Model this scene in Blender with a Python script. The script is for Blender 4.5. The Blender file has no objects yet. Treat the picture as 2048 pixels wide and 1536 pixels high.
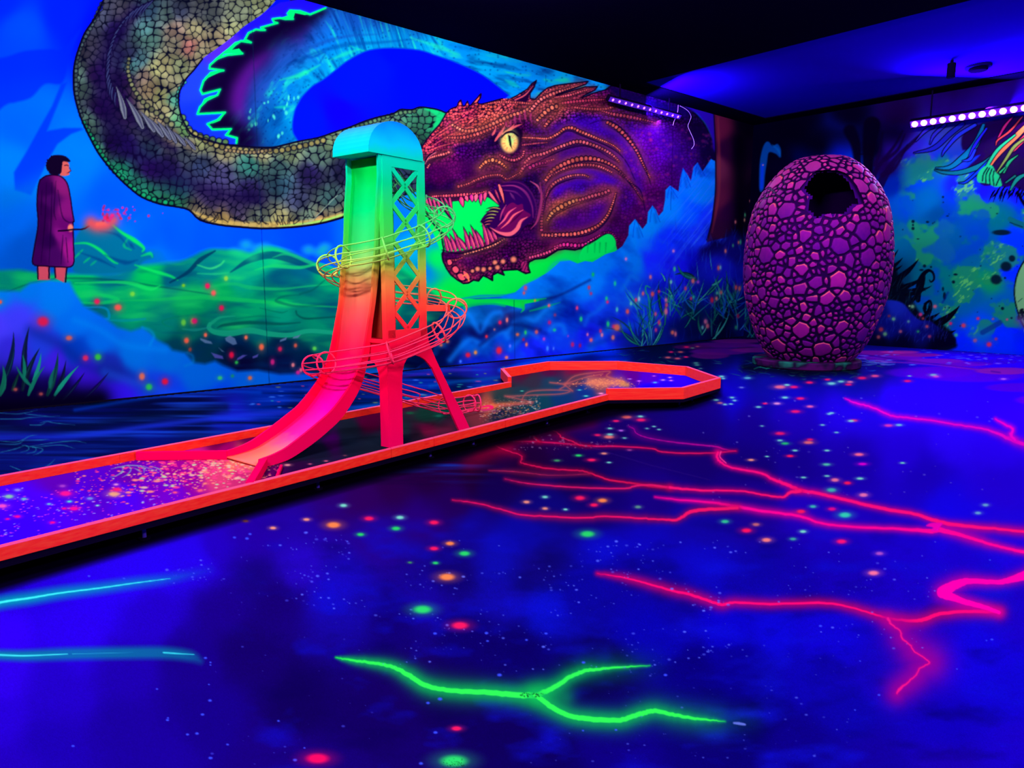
import bpy, bmesh, math, random
import numpy as np
from mathutils import Vector, Matrix

scene = bpy.context.scene
C = bpy.context.collection
# ---------------------------------------------------------------- camera
FPX = 1420.0; HC = 1.6; TH = math.atan(208/FPX)
cam = bpy.data.cameras.new('camera'); camo = bpy.data.objects.new('camera', cam); C.objects.link(camo)
cam.sensor_width = 36; cam.lens = FPX/2048*36; cam.clip_end = 200
camo.location = (0, 0, HC); camo.rotation_euler = (math.pi/2-TH, 0, 0)
scene.camera = camo
# ---------------------------------------------------------------- exposure, world
vs = scene.view_settings
scene.display_settings.display_device = 'sRGB'
vs.view_transform = 'Standard'; vs.look = 'None'; vs.gamma = 1; vs.exposure = 0; vs.use_curve_mapping = False
W = bpy.data.worlds.new('dark_hall'); scene.world = W; W.use_nodes = True
W.node_tree.nodes['Background'].inputs[0].default_value = (.008, .0, .03, 1); W.node_tree.nodes['Background'].inputs[1].default_value = .25
# ---------------------------------------------------------------- room frame
DW = np.array([.74288, .66942, 0.])            # along the mural wall, away from the camera
NW = np.array([-.66942, .74288, 0.])           # out through the mural wall
CO = np.array([6.567589, 20.12307, 0.])        # far corner of the hall
DC = np.array([.60868, .79342, 0.])            # along the golf course
AC = np.array([-.79342, .60868, 0.])           # across the course, towards the mural
ZC = 5.76                                       # ceiling
def RP(s, o, z): return CO+DW*s-NW*o+np.array([0, 0, z])       # s along mural wall from corner, o metres off it
def CP(s, a, z): return DC*s+AC*a+np.array([0, 0, z])
# ---------------------------------------------------------------- added UV bars out of view, for brightness
LIGHTS = [  # s, off, z, aim s, aim off, aim z, power, length
    (-14.6, 3.0, 5.55, -13.6, 0.3, 1.4, 235, 2.4),
    (-18.5, 3.2, 5.55, -17.5, 0.3, 1.4, 200, 2.4),
    (-11.8, 3.6, 5.55, -9.0, 0.3, 1.6, 370, 2.4),
    (-9.6, 7.5, 5.55, -4.5, 1.0, 2.0, 430, 2.4),
    (-20.0, 8.5, 5.30, -13.0, 6.0, 1.6, 600, 2.4),
    (-15.5, 14.0, 5.30, -11.5, 6.5, 1.6, 560, 2.4),
    (-8.6, 13.5, 5.55, -6.0, 8.0, 0.0, 300, 2.4),
]
# ---------------------------------------------------------------- paint box
# Murals and floor art are drawn into colour fields first, then carried as
# per-vertex paint on the real wall / floor / deck surfaces.
def cat(pts, n=6, closed=False):
    """smooth curve through points"""
    P = np.array(pts, float)
    if closed: P = np.vstack([P[-1], P, P[0], P[1]])
    else: P = np.vstack([2*P[0]-P[1], P, 2*P[-1]-P[-2]])
    out = []
    for i in range(1, len(P)-2):
        p0, p1, p2, p3 = P[i-1], P[i], P[i+1], P[i+2]
        for k in range(n):
            t = k/n
            out.append(.5*((2*p1)+(-p0+p2)*t+(2*p0-5*p1+4*p2-p3)*t*t+(-p0+3*p1-3*p2+p3)*t**3))
    if not closed: out.append(P[-2])
    return np.array(out)

def bil(A, X, Y):
    h, w = A.shape[:2]
    X = np.clip(X, 0, w-1.001); Y = np.clip(Y, 0, h-1.001)
    x0 = X.astype(int); y0 = Y.astype(int); fx = X-x0; fy = Y-y0
    if A.ndim == 3: fx = fx[..., None]; fy = fy[..., None]
    return (A[y0, x0]*(1-fx)+A[y0, x0+1]*fx)*(1-fy)+(A[y0+1, x0]*(1-fx)+A[y0+1, x0+1]*fx)*fy

def vnoise(X, Y, seed):
    r = np.random.RandomState(seed).rand(257, 257)
    x0 = np.floor(X).astype(int); y0 = np.floor(Y).astype(int)
    fx = X-x0; fy = Y-y0; fx = fx*fx*(3-2*fx); fy = fy*fy*(3-2*fy)
    a = x0 % 256; b = y0 % 256; a1 = (a+1) % 256; b1 = (b+1) % 256
    return (r[b, a]*(1-fx)+r[b, a1]*fx)*(1-fy)+(r[b1, a]*(1-fx)+r[b1, a1]*fx)*fy

def fbm(X, Y, seed=0, octs=4, gain=.5):
    s = 0; a = 1; t = 0
    for k in range(octs):
        s = s+a*vnoise(X*2**k+17*k, Y*2**k+31*k, seed+k); t += a; a *= gain
    return s/t

def voro(X, Y, seed=0, jit=.85):
    r = np.random.RandomState(seed).rand(128, 128, 3)
    ix = np.floor(X).astype(int); iy = np.floor(Y).astype(int)
    f1 = np.full(X.shape, 9.); f2 = np.full(X.shape, 9.); idr = np.zeros(X.shape)
    dy1 = np.zeros(X.shape)
    for j in (-1, 0, 1):
        for i in (-1, 0, 1):
            c = r[(iy+j) % 128, (ix+i) % 128]
            dx = ix+i+.5+(c[..., 0]-.5)*jit-X; dy = iy+j+.5+(c[..., 1]-.5)*jit-Y
            d = np.sqrt(dx*dx+dy*dy)
            m = d < f1
            f2 = np.where(m, f1, np.minimum(f2, d)); idr = np.where(m, c[..., 2], idr)
            dy1 = np.where(m, dy, dy1); f1 = np.where(m, d, f1)
    return f1, f2, idr, dy1

def sm(a, b, x):
    t = np.clip((x-a)/(b-a), 0, 1); return t*t*(3-2*t)

class Canvas:
    def __init__(s, x0, y0, x1, y1):
        s.x0, s.y0, s.w, s.h = x0, y0, x1-x0, y1-y0
        s.A = np.zeros((s.h, s.w, 3), np.float32)
        s.X, s.Y = np.meshgrid(np.arange(x0, x1, dtype=np.float32), np.arange(y0, y1, dtype=np.float32))
    def box(s, x0, y0, x1, y1):
        a = int(max(0, x0-s.x0)); b = int(min(s.w, x1-s.x0+1)); c = int(max(0, y0-s.y0)); d = int(min(s.h, y1-s.y0+1))
        return (slice(c, d), slice(a, b)) if b > a and d > c else None
    def mix(s, sl, m, col):
        if not isinstance(col, np.ndarray): col = np.array(col, np.float32)/255.
        m = m[..., None]; s.A[sl] = s.A[sl]*(1-m)+col*m
    def field(s, pts, p=2.2, sl=None, eps=400., warp=0, seed=5):
        """airbrushed colour field through control points (x,y,r,g,b)"""
        if sl is None: sl = (slice(0, s.h), slice(0, s.w))
        X = s.X[sl]; Y = s.Y[sl]; q = 4
        Xs = X[::q, ::q]; Ys = Y[::q, ::q]
        if warp:
            Xs, Ys = Xs+warp*(fbm(Xs/90, Ys/90, seed)-.5), Ys+warp*(fbm(Xs/90, Ys/90, seed+9)-.5)
        acc = 0; wt = 0
        for x, y, r, g, b in pts:
            w = 1/((Xs-x)**2+(Ys-y)**2+eps)**p
            acc = acc+w[..., None]*np.array([r, g, b])/255.; wt = wt+w
        F = acc/wt[..., None]
        return bil(F, (X-X[0, 0])/q, (Y-Y[0, 0])/q).astype(np.float32)
    def polym(s, pts, f=1.2):
        P = np.asarray(pts, float); g = f+1
        sl = s.box(P[:, 0].min()-g, P[:, 1].min()-g, P[:, 0].max()+g, P[:, 1].max()+g)
        if sl is None: return None, None
        X = s.X[sl]; Y = s.Y[sl]; ins = np.zeros(X.shape, bool); d2 = np.full(X.shape, 1e9, np.float32)
        for (ax, ay), (bx, by) in zip(P, np.roll(P, -1, 0)):
            if ay != by:
                c = ((ay > Y) != (by > Y)) & (X < (bx-ax)*(Y-ay)/(by-ay)+ax); ins ^= c
            yb = s.box(min(ax, bx)-g, min(ay, by)-g, max(ax, bx)+g, max(ay, by)+g)
            if yb is None: continue
            l = (slice(yb[0].start-sl[0].start, yb[0].stop-sl[0].start), slice(yb[1].start-sl[1].start, yb[1].stop-sl[1].start))
            x = X[l]-ax; y = Y[l]-ay; ex = bx-ax; ey = by-ay; L = ex*ex+ey*ey+1e-9
            t = np.clip((x*ex+y*ey)/L, 0, 1)
            d2[l] = np.minimum(d2[l], (x-t*ex)**2+(y-t*ey)**2)
        sd = np.sqrt(np.minimum(d2, (g)**2)); sd = np.where(ins, sd, -sd)
        return sl, np.clip(.5+sd/f, 0, 1).astype(np.float32)
    def poly(s, pts, col, f=1.2, al=1.):
        sl, m = s.polym(pts, f)
        if sl: s.mix(sl, m*al, col[sl] if isinstance(col, np.ndarray) and col.shape[:2] == (s.h, s.w) else col)
    def line(s, pts, w, col, f=1., al=1., glow=0):
        """stroke; w = width or list of widths; f = softness"""
        P = np.asarray(pts, float); n = len(P)
        W = np.interp(np.linspace(0, 1, n), np.linspace(0, 1, len(w)), w) if hasattr(w, '__len__') else np.full(n, float(w))
        AL = np.interp(np.linspace(0, 1, n), np.linspace(0, 1, len(al)), al) if hasattr(al, '__len__') else None
        g = W.max()/2+f+1
        sl = s.box(P[:, 0].min()-g, P[:, 1].min()-g, P[:, 0].max()+g, P[:, 1].max()+g)
        if sl is None: return
        M = np.zeros((sl[0].stop-sl[0].start, sl[1].stop-sl[1].start), np.float32)
        for i in range(n-1):
            (ax, ay), (bx, by) = P[i], P[i+1]
            yb = s.box(min(ax, bx)-g, min(ay, by)-g, max(ax, bx)+g, max(ay, by)+g)
            if yb is None: continue
            X = s.X[yb]-ax; Y = s.Y[yb]-ay; ex = bx-ax; ey = by-ay; L = ex*ex+ey*ey+1e-9
            t = np.clip((X*ex+Y*ey)/L, 0, 1)
            d = np.sqrt((X-t*ex)**2+(Y-t*ey)**2); w = W[i]+(W[i+1]-W[i])*t
            m = np.clip(.5-(d-w/2)/f, 0, 1) if not glow else np.exp(-(d/(w/2+.5))**2*glow)
            if not glow: m = m*np.clip(w, 0, 1)
            if AL is not None: m = m*(AL[i]+(AL[i+1]-AL[i])*t)
            l = (slice(yb[0].start-sl[0].start, yb[0].stop-sl[0].start), slice(yb[1].start-sl[1].start, yb[1].stop-sl[1].start))
            M[l] = np.maximum(M[l], m)
        s.mix(sl, M*(1. if AL is not None else al), col)
    def glow(s, pts, w, col, al=.8, k=1.6):
        n = len(pts); wv = w if hasattr(w, '__len__') else [w, w]
        W = [x*1.0 for x in wv]
        P = np.asarray(pts, float); g = max(W)*1.3
        Wn = np.interp(np.linspace(0, 1, n), np.linspace(0, 1, len(W)), W)
        AL = np.interp(np.linspace(0, 1, n), np.linspace(0, 1, len(al)), al) if hasattr(al, '__len__') else np.full(n, al)
        sl = s.box(P[:, 0].min()-g, P[:, 1].min()-g, P[:, 0].max()+g, P[:, 1].max()+g)
        if sl is None: return
        M = np.zeros((sl[0].stop-sl[0].start, sl[1].stop-sl[1].start), np.float32)
        for i in range(n-1):
            (ax, ay), (bx, by) = P[i], P[i+1]
            yb = s.box(min(ax, bx)-g, min(ay, by)-g, max(ax, bx)+g, max(ay, by)+g)
            if yb is None: continue
            X = s.X[yb]-ax; Y = s.Y[yb]-ay; ex = bx-ax; ey = by-ay; L = ex*ex+ey*ey+1e-9
            t = np.clip((X*ex+Y*ey)/L, 0, 1); w = Wn[i]+(Wn[i+1]-Wn[i])*t
            m = np.exp(-((X-t*ex)**2+(Y-t*ey)**2)/(w/2+.1)**2*k)*(AL[i]+(AL[i+1]-AL[i])*t)
            l = (slice(yb[0].start-sl[0].start, yb[0].stop-sl[0].start), slice(yb[1].start-sl[1].start, yb[1].stop-sl[1].start))
            M[l] = np.maximum(M[l], m)
        s.mix(sl, M, col)
    def dot(s, x, y, r, col, ry=None, al=.95, soft=.5):
        ry = ry or r; sl = s.box(x-2.2*r-1, y-2.2*ry-1, x+2.2*r+1, y+2.2*ry+1)
        if sl is None: return
        d = np.sqrt(((s.X[sl]-x)/r)**2+((s.Y[sl]-y)/ry)**2)
        s.mix(sl, (1-sm(1-soft, 1+soft*1.6, d))*al, col)
    def blade(s, x0, y0, x1, y1, bend, w, col, al=1., f=1.):
        t = np.linspace(0, 1, 9)[:, None]
        a = np.array([x0, y0], float); b = np.array([x1, y1], float); d = b-a
        c = (a+b)/2+np.array([-d[1], d[0]])*bend
        P = (1-t)**2*a+2*t*(1-t)*c+t*t*b
        s.line(P, [w*.55, w, w*.8, w*.45, .3], col, f, al)
    def beads(s, pts, w, col, out=(15, 0, 30), k=1.0, n=8, al=1.):
        """a row of scales along a curve"""
        P = cat(pts, n); D = np.r_[0, np.cumsum(np.hypot(*np.diff(P, axis=0).T))]
        wl = w if hasattr(w, '__len__') else [w, w]
        u = 0; L = D[-1]; r = np.random.RandomState(int(P[0, 0]*7+P[0, 1]) % 9999)
        while u < L:
            ww = np.interp(u/L, np.linspace(0, 1, len(wl)), wl)
            x = np.interp(u, D, P[:, 0]); y = np.interp(u, D, P[:, 1])
            x2 = np.interp(u+1, D, P[:, 0]); y2 = np.interp(u+1, D, P[:, 1])
            dx, dy = x2-x, y2-y; l = math.hypot(dx, dy)+1e-6; dx /= l; dy /= l
            st = ww*.62*k
            sl = s.box(x-ww-2, y-ww-2, x+ww+2, y+ww+2)
            if sl:
                X = s.X[sl]-x; Y = s.Y[sl]-y
                d = np.sqrt(((X*dx+Y*dy)/(st*.56))**2+((-X*dy+Y*dx)/(ww*.5))**2)
                c = np.array(col)*(.72+.5*r.rand()); c = np.clip(c, 0, 255)
                s.mix(sl, (1-sm(.95, 1.35, d))*al, out); s.mix(sl, (1-sm(.5, .98, d))*al, tuple(c))
            u += st*1.08
    def scales(s, poly, colf, cell, line, lw=.12, f=1.5, seed=1, lift=.5, al=1., stretch=(1., 1.), smooth=False, rim=None, warp=8):
        """fill polygon with outlined reptile scales; colf = full colour field"""
        sl, m = s.polym(cat(poly, 5, True) if smooth else poly, f)
        if sl is None: return
        X = s.X[sl]; Y = s.Y[sl]
        wx = warp*(fbm(X/60, Y/60, seed)-.5); wy = warp*(fbm(X/60, Y/60, seed+3)-.5)
        f1, f2, idr, dy1 = voro((X+wx)/cell/stretch[0], (Y+wy)/cell/stretch[1], seed)
        e = (f2-f1)/(f1+f2)*1.35*.5
        c = colf[sl] if isinstance(colf, np.ndarray) and colf.ndim == 3 else np.ones(X.shape+(3,), np.float32)*np.array(colf, np.float32)/255
        shade = (1-lift*.5)+lift*1.1*(idr-.35)*.6+lift*.55*(1-f1*1.25)+.12*np.clip(dy1, -.5, .5)*2*lift
        c = np.clip(c*np.clip(shade, .25, 2)[..., None], 0, 1)
        k = sm(lw*.35, lw, e)[..., None]
        c = c*k+(np.array(line, np.float32)/255)*(1-k)
        s.mix(sl, m*al, c.astype(np.float32))

def lin(c): return np.where(c <= .04045, c/12.92, ((np.maximum(c, 0)+.055)/1.055)**2.4)
# ---------------------------------------------------------------- left wall mural
def paint_left():
    c = Canvas(-260, -170, 1560, 880)
    R = np.random.RandomState(3)
    bg = c.field([(0,0,0,30,225),(45,60,0,60,250),(130,30,0,25,255),(-250,100,0,60,240),(200,60,0,10,255),(60,250,0,90,245),(20,340,0,115,215),(130,330,0,110,225),(20,440,0,95,205),(60,500,0,80,180),(-200,400,0,90,210),
        (240,400,0,80,255),(300,480,0,85,245),(350,470,0,80,255),(420,490,0,75,235),(250,500,0,120,190),(300,510,0,110,180),(500,480,0,70,250),(620,470,0,60,245),(720,470,0,90,230),
        (700,200,0,8,255),(850,150,0,8,255),(450,180,0,20,255),(420,240,0,25,255),(600,20,0,10,255),(800,440,0,100,225),(830,500,0,150,190),
        (900,430,0,215,80),(960,440,0,220,70),(870,520,0,210,70),(900,590,0,215,60),(1000,600,0,215,60),(1080,560,0,220,60),(1200,490,0,220,75),(1250,480,0,200,90),(860,470,0,120,200),(850,540,0,110,190),(870,620,0,200,70),(820,560,0,190,80),(800,600,0,190,70)], eps=300)
    c.A[:] = bg
    f = fbm(c.X/130, c.Y/130, 4); c.A *= (.9+.2*f)[..., None]
    # pale leaf shapes in the sky
    c.poly(cat([(-80,120),(0,116),(50,102),(100,98),(125,98),(150,70),(162,58),(140,110),(125,165),(90,168),(62,195),(30,205),(8,212),(-60,260)],5,True), (0,28,195), 6, .75)
    c.poly([(122,168),(134,165),(94,262),(128,256),(162,256),(166,259),(142,268),(115,288),(96,320),(82,350),(62,390),(30,380),(28,345),(55,300),(78,258),(104,212)], (0,40,210), 5, .8)
    c.glow(cat([(10,400),(60,380),(100,360)]), 60, (0,110,190), .5)
    # landscape
    land = c.field([(-200,580,0,150,90),(0,560,0,130,100),(60,565,0,150,90),(160,560,0,190,90),(220,540,0,110,130),(300,560,0,190,80),(250,600,0,160,90),(200,640,0,130,110),(350,560,0,100,110),(420,540,0,120,110),(480,555,0,150,110),(540,520,0,170,110),
        (600,525,0,90,110),(660,540,0,160,90),(560,560,0,90,100),(440,580,0,160,80),(560,590,0,170,80),(380,600,0,150,80),(500,620,0,150,90),(600,620,0,120,90),(440,640,0,120,90),(560,640,0,140,100),(380,660,0,100,80),(520,660,0,110,90),(640,650,0,130,90),(330,640,0,120,100),
        (400,690,0,45,65),(470,700,0,20,50),(560,690,0,30,60),(620,720,0,20,55),(480,730,5,5,45),(560,725,5,5,45),(360,690,0,60,70),(640,690,0,90,80),(760,600,0,150,90),(830,640,0,80,80),(900,640,0,25,60),(860,680,0,10,50),(950,660,0,20,70),(800,720,0,5,45),(700,720,0,15,50)], warp=26, eps=120)
    top = [(-270,545),(0,541),(40,540),(90,548),(150,548),(230,548),(262,534),(300,530),(360,522),(410,500),(440,498),(470,500),(500,505),(520,498),(545,492),(580,503),(620,520),(690,540),(760,520),(830,560),(900,612),(960,612),(1020,640),(1020,800),(-270,880)]
    c.poly(cat(top[:-2],4).tolist()+[(1020,820),(-270,880)], land, 10, 1)
    n2 = fbm(c.X/95, c.Y/22+.6*fbm(c.X/60,c.Y/60,90), 8, 3); sl,m = c.polym(top, 14)
    c.mix(sl, m*np.clip(n2[sl]-.54,0,1)*1.7, (0,40,90)); c.mix(sl, m*np.clip(.44-n2[sl],0,1)*1.7, (30,215,90))
    # stone giant's ridge behind the torch
    c.poly(cat([(148,520),(150,480),(165,455),(180,445),(215,452),(228,448),(245,465),(262,475),(285,490),(292,505),(305,508),(306,516),(288,522),(270,540),(250,545),(200,548),(150,545)],4,True), (0,105,130), 6, .9)
    for P,w,a in [([(225,450),(245,466),(268,480),(287,495),(285,503)],9,.9),([(150,487),(175,487),(200,500),(225,522),(235,527)],6,.9),([(283,512),(300,507),(305,514)],7,.7),([(165,500),(150,515)],4,.6),([(270,530),(300,540),(340,552),(355,560)],7,.8),([(180,515),(168,525)],4,.6),([(192,522),(182,530)],4,.5),([(255,478),(248,492),(262,500)],5,.5)]:
        c.line(cat(P,5), [2,w,2], (10,225,85), 4, a)
    for P,w in [([(200,462),(235,470),(255,492)],5),([(258,485),(268,497)],7),([(210,510),(250,525),(275,520)],9),([(160,505),(200,520),(230,535)],6)]:
        c.line(cat(P,5), [1,w,1], (0,50,110), 5, .6)
    # hills and river strokes
    for P,w,col,a in [([(440,572),(385,560),(352,568),(345,575)],0,0,0)][:0]: pass
    for P,w,col,a in [([(340,565),(375,545),(400,520),(430,502)],[3,7,9,3],(0,45,75),.8),([(0,588),(90,560),(200,558),(330,575),(430,590)],[2,5,2],(0,70,70),.5),
        ([(150,566),(250,565),(300,578),(320,572)],[2,9,2],(20,220,90),.7),([(150,595),(200,590),(235,600),(200,606),(155,605)],[3,9,3],(10,200,90),.7),([(240,601),(300,600),(400,595),(520,603),(600,610),(690,615)],[1,6,9,5,2],(15,190,80),.6),
        ([(460,545),(500,520),(545,510),(600,525),(640,545),(680,555)],[2,14,16,12,2],(0,60,90),.75),([(510,540),(545,532),(600,535),(640,528),(675,540)],[1,8,5,2],(20,200,90),.7),
        ([(545,515),(575,508),(620,525),(650,535)],[1,6,8,1],(20,190,100),.6),([(400,577),(440,570),(470,568),(500,575),(560,578),(620,572),(690,566)],[2,6,8,4,2],(15,180,90),.6),
        ([(395,530),(420,537),(440,530),(448,522)],[2,5,3],(60,230,110),.6),([(395,547),(430,548),(460,545)],[2,5,2],(30,200,110),.5),
        ([(600,590),(570,592),(552,600),(560,605),(590,612),(620,612),(650,608)],[2,4,6,4,2],(0,90,75),.6),([(650,560),(625,580),(600,588)],[2,4,4],(0,80,70),.6),
        ([(592,622),(595,630),(610,637),(640,636),(690,632)],[3,3,4,3,2],(0,70,60),.8),([(520,616),(560,625),(575,622)],[1,3,1],(0,90,70),.6),
        ([(435,655),(450,650),(500,645),(560,648),(600,645)],[2,6,7,5,2],(0,75,65),.8),([(470,638),(520,632),(560,636)],[1,4,1],(0,100,75),.5)]:
        c.line(cat(P,5), w, col, 3, a)
    for P,w,col,a in [([(345,655),(330,650),(325,642),(345,636),(375,632),(405,628)],[2,3,3,2],(0,120,80),.5),([(420,648),(418,656),(430,664),(460,667),(500,661),(540,668),(580,670),(620,662),(690,668)],[8,9,12,12,10,9,8],(15,150,105),.9),([(425,645),(440,635),(470,632)],[7,5,2],(15,150,105),.8),
        ([(365,658),(390,660),(418,655)],[2,6,3],(20,130,110),.6),([(210,640),(250,641),(290,638)],[2,6,5],(0,140,140),.7),([(165,615),(210,616),(218,635),(205,640)],[3,5,6],(0,140,190),.6)]:
        c.line(cat(P,5), w, col, 2, a)
    for x,y in [(470,505),(492,490),(515,498),(505,515),(485,510),(530,495),(617,500),(640,505),(650,495)]: c.dot(x,y,9,(20,200,110),7,.5,.9)
    # dark pebbles by the water
    for P in [[(400,676),(422,683),(425,688),(410,686),(401,680)],[(450,676),(460,671),(470,677),(474,688),(466,690),(452,682)],[(422,705),(445,712),(447,718),(430,716)],[(437,695),(449,704),(444,703)],[(475,716),(485,710),(494,710),(482,718),(473,721)],[(505,713),(517,708),(515,714),(506,717)],[(560,680),(574,674),(572,680),(560,684)],[(586,674),(602,669),(596,676),(586,677)]]:
        c.poly(P, (90,120,150) if P[0][1]<700 else (85,80,165), 2, .75)
    # left cloud bank
    cl = c.field([(-200,580,0,120,215),(0,590,0,120,215),(60,575,0,115,215),(110,600,0,120,220),(150,640,0,110,220),(200,680,0,105,215),(270,700,0,110,210),(340,710,0,105,205),(400,745,0,100,205),(500,770,0,95,200),(600,775,0,85,200),(40,630,60,60,235),(0,640,70,60,240),(30,700,50,40,210),(110,720,60,30,215),(80,690,30,60,210),(180,760,60,20,220),(230,790,50,20,230),(120,780,20,0,90),(30,780,10,0,60),(-200,700,60,40,215),(150,700,0,60,180),(220,735,20,40,160),(330,770,20,60,210),(340,800,0,70,240),(450,800,0,70,220),(650,790,0,60,180),(760,760,0,80,170),(900,740,0,60,150)], warp=30, eps=150)
    c.poly([(-270,570),(0,582),(40,582),(60,566),(100,560),(140,564),(150,585),(168,612),(205,632),(235,655),(262,662),(285,655),(300,665),(315,680),(335,690),(345,700),(370,705),(388,725),(410,728),(430,722),(445,730),(475,742),(515,740),(560,748),(620,746),(640,750),(700,740),(780,735),(900,745),(900,900),(-270,900)], cl, 9, 1)
    for P,w,col,a in [([(60,660),(120,690),(180,735),(240,745),(300,775)],34,(10,30,130),.45),([(210,745),(270,765),(350,790)],26,(30,90,220),.4),([(285,655),(300,660),(308,672),(300,690)],8,(0,150,215),.4),([(375,705),(385,712),(386,725),(370,732)],8,(0,130,200),.4),([(150,640),(200,660),(250,690),(330,700)],20,(0,135,225),.4)]:
        c.glow(cat(P,5), w, col, a)
    # ------- foreground left plants
    c.glow([(40,790),(120,800),(190,800)], 90, (8,0,50), .9); c.glow([(-200,800),(20,810)], 120, (8,0,45), .9)
    for (x,y,x2,y2,b,w,col) in [(-5,770,-2,650,-.12,14,(8,20,45)),(8,760,27,663,.12,13,(8,25,55)),(50,760,59,652,-.1,13,(10,20,50)),(45,780,80,695,-.08,12,(10,25,45)),(95,790,116,704,.1,12,(10,60,55)),(105,800,132,720,.1,11,(10,15,50)),(125,800,170,744,.05,9,(12,10,60)),(170,795,218,744,.05,8,(18,5,80)),(25,780,40,740,0,8,(10,40,40)),(0,790,5,730,.2,12,(15,110,80)),(60,770,32,731,-.1,8,(15,110,85)),(48,755,45,708,.1,8,(15,120,90)),(67,760,82,705,.1,8,(20,150,120)),(57,790,90,732,-.1,9,(15,120,90)),(100,775,110,735,-.1,9,(15,100,85)),(110,790,158,731,-.06,9,(20,160,120)),(-60,800,-40,660,.1,14,(8,20,45)),(-110,800,-130,690,.1,14,(15,110,80))]:
        c.blade(x,y,x2,y2,b,w,col,.95)
        c.blade(x+1,y,x2,y2,b*1.4,1.4,(30,150,120),.35)
    c.glow([(0,820),(60,812),(200,800)], 46, (4,0,24), .9)
    c.glow([(-250,860),(0,830)], 66, (4,0,24), .9)
    # ------- person with a glowing torch (painted on the mural)
    rb = c.field([(85,420,40,0,60),(100,400,60,5,75),(125,370,120,20,95),(135,420,115,15,100),(95,380,40,0,60),(80,460,40,0,60),(100,480,35,0,60),(120,470,120,15,110),(140,500,150,20,120),(110,510,60,5,80),(75,520,50,0,70),(130,450,90,5,90)], eps=30, p=2.5)
    c.poly([(76,470),(74,545),(100,560),(100,530)], (170,50,80), 1.5); c.poly([(75,530),(75,560),(97,560),(98,530)], (190,70,85), 1.5)
    c.poly([(109,530),(110,556),(128,565),(134,530)], (190,70,85), 1.5)
    for P in [[(75,530),(76,558)],[(98,530),(98,556)],[(109,530),(111,555)],[(134,530),(131,564)]]: c.line(P,3,(15,0,30),1)
    robe=[(80,360),(92,352),(108,350),(122,353),(134,366),(140,390),(145,425),(148,442),(146,447),(147,490),(146,530),(120,534),(90,532),(66,528),(68,500),(76,450),(74,410),(76,375)]
    c.poly(cat(robe,4,True), rb, 1.5); c.line(cat(robe+[robe[0]],4), 2.6, (15,0,30), 1.2)
    for P in [[(93,365),(90,440),(82,525)],[(104,365),(102,450),(98,528)],[(112,362),(108,420),(112,440)],[(116,380),(124,430),(136,444),(147,444)],[(126,470),(122,528)],[(84,380),(82,430)],[(132,475),(136,525)]]: c.line(cat(P,5),[1,2.6,1],(20,0,40),1.5,.7)
    c.dot(141,456,5,(235,120,95),7,1,.3); c.line([(117,462),(132,461),(146,459),(162,459),(170,457),(178,452)], 3.2, (12,0,25), 1)
    c.poly(cat([(121,322),(132,322),(138,328),(138,338),(142,342),(138,345),(139,349),(134,351),(126,352),(119,348)],3,True), (190,85,75), 1.2)
    c.line([(129,331),(134,330),(137,332)],1.4,(30,0,30),1); c.line([(138,345),(134,346)],1.2,(60,0,30),1); c.line([(139,335),(142,342),(138,344)],1.3,(40,0,30),1)
    c.poly(cat([(94,340),(92,330),(97,318),(106,311),(120,310),(132,313),(141,322),(136,324),(126,323),(124,332),(122,346),(112,350),(100,348),(97,343)],4,True), (12,2,28), 1.5)
    for k in range(16):
        a=R.uniform(2.2,6.4); c.line([(108+11*math.cos(a),329+13*math.sin(a)),(108+16*math.cos(a+.3),329+18*math.sin(a+.3))],1.8,(12,2,28),1)
    c.glow(cat([(182,446),(195,452),(212,450),(225,440)],5), 30, (200,75,80), 1.,1.1); c.glow([(195,448),(212,446)],12,(230,90,75),.9); c.glow([(215,442),(228,430)],14,(130,60,150),.6)
    for k in range(46):
        x=205+R.exponential(26); y=430-R.uniform(-14,18)+ (x-205)*R.uniform(-.15,.1); c.dot(x,y,R.uniform(.8,3.2),(R.randint(150,230),30,R.randint(60,110)),None,.8)
    # ------- far loop of the serpent (pale, unoutlined)
    far=[(720,-170),(640,-60),(560,20),(470,60),(420,120),(398,200),(400,260),(470,292),(520,300),(598,284),(586,265),(585,245),(590,220),(600,200),(607,190),(625,172),(645,160),(665,145),(690,125),(715,110),(740,100),(780,96),(837,100),(875,112),(912,125),(965,150),(1018,190),(1075,230),(1200,240),(1330,240),(1480,240),(1480,-170)]
    ff=c.field([(420,180,8,0,40),(430,120,8,0,40),(480,100,12,0,45),(560,40,8,0,45),(440,260,10,0,35),(480,270,20,0,60),(465,200,70,10,105),(470,150,70,10,100),(520,100,60,10,100),(600,55,50,10,100),(500,220,10,60,130),(510,160,20,60,140),(560,110,20,70,150),(640,70,10,80,160),(720,45,10,60,140),(540,230,0,75,130),(570,180,0,100,160),(560,260,0,80,140),(590,240,0,130,170),(620,160,0,120,160),(680,120,0,130,160),(660,90,0,100,170),(740,80,0,130,170),(800,70,0,110,160),(860,90,0,140,180),(760,40,10,60,130),(830,45,10,70,140),(920,110,0,120,190),(960,120,0,150,190),(1000,160,0,130,190),(1060,180,0,130,210),(1120,165,0,140,200),(1200,170,0,150,240),(1230,180,0,130,240),(950,80,0,90,160),(1080,130,0,100,170)], eps=900, p=2.2, warp=14)
    c.poly(far, ff, 1.5)
    sl,m=c.polym(far,3); X=c.X[sl];Y=c.Y[sl]
    an=.9-1.1*sm(560,900,X); u=(X*np.cos(an)-Y*np.sin(an))/38; v=(X*np.sin(an)+Y*np.cos(an))/10
    t=fbm(u,v,31,4); inb=sm(480,560,X-.55*(150-Y))*(1-sm(1180,1300,X)*.6)
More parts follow.
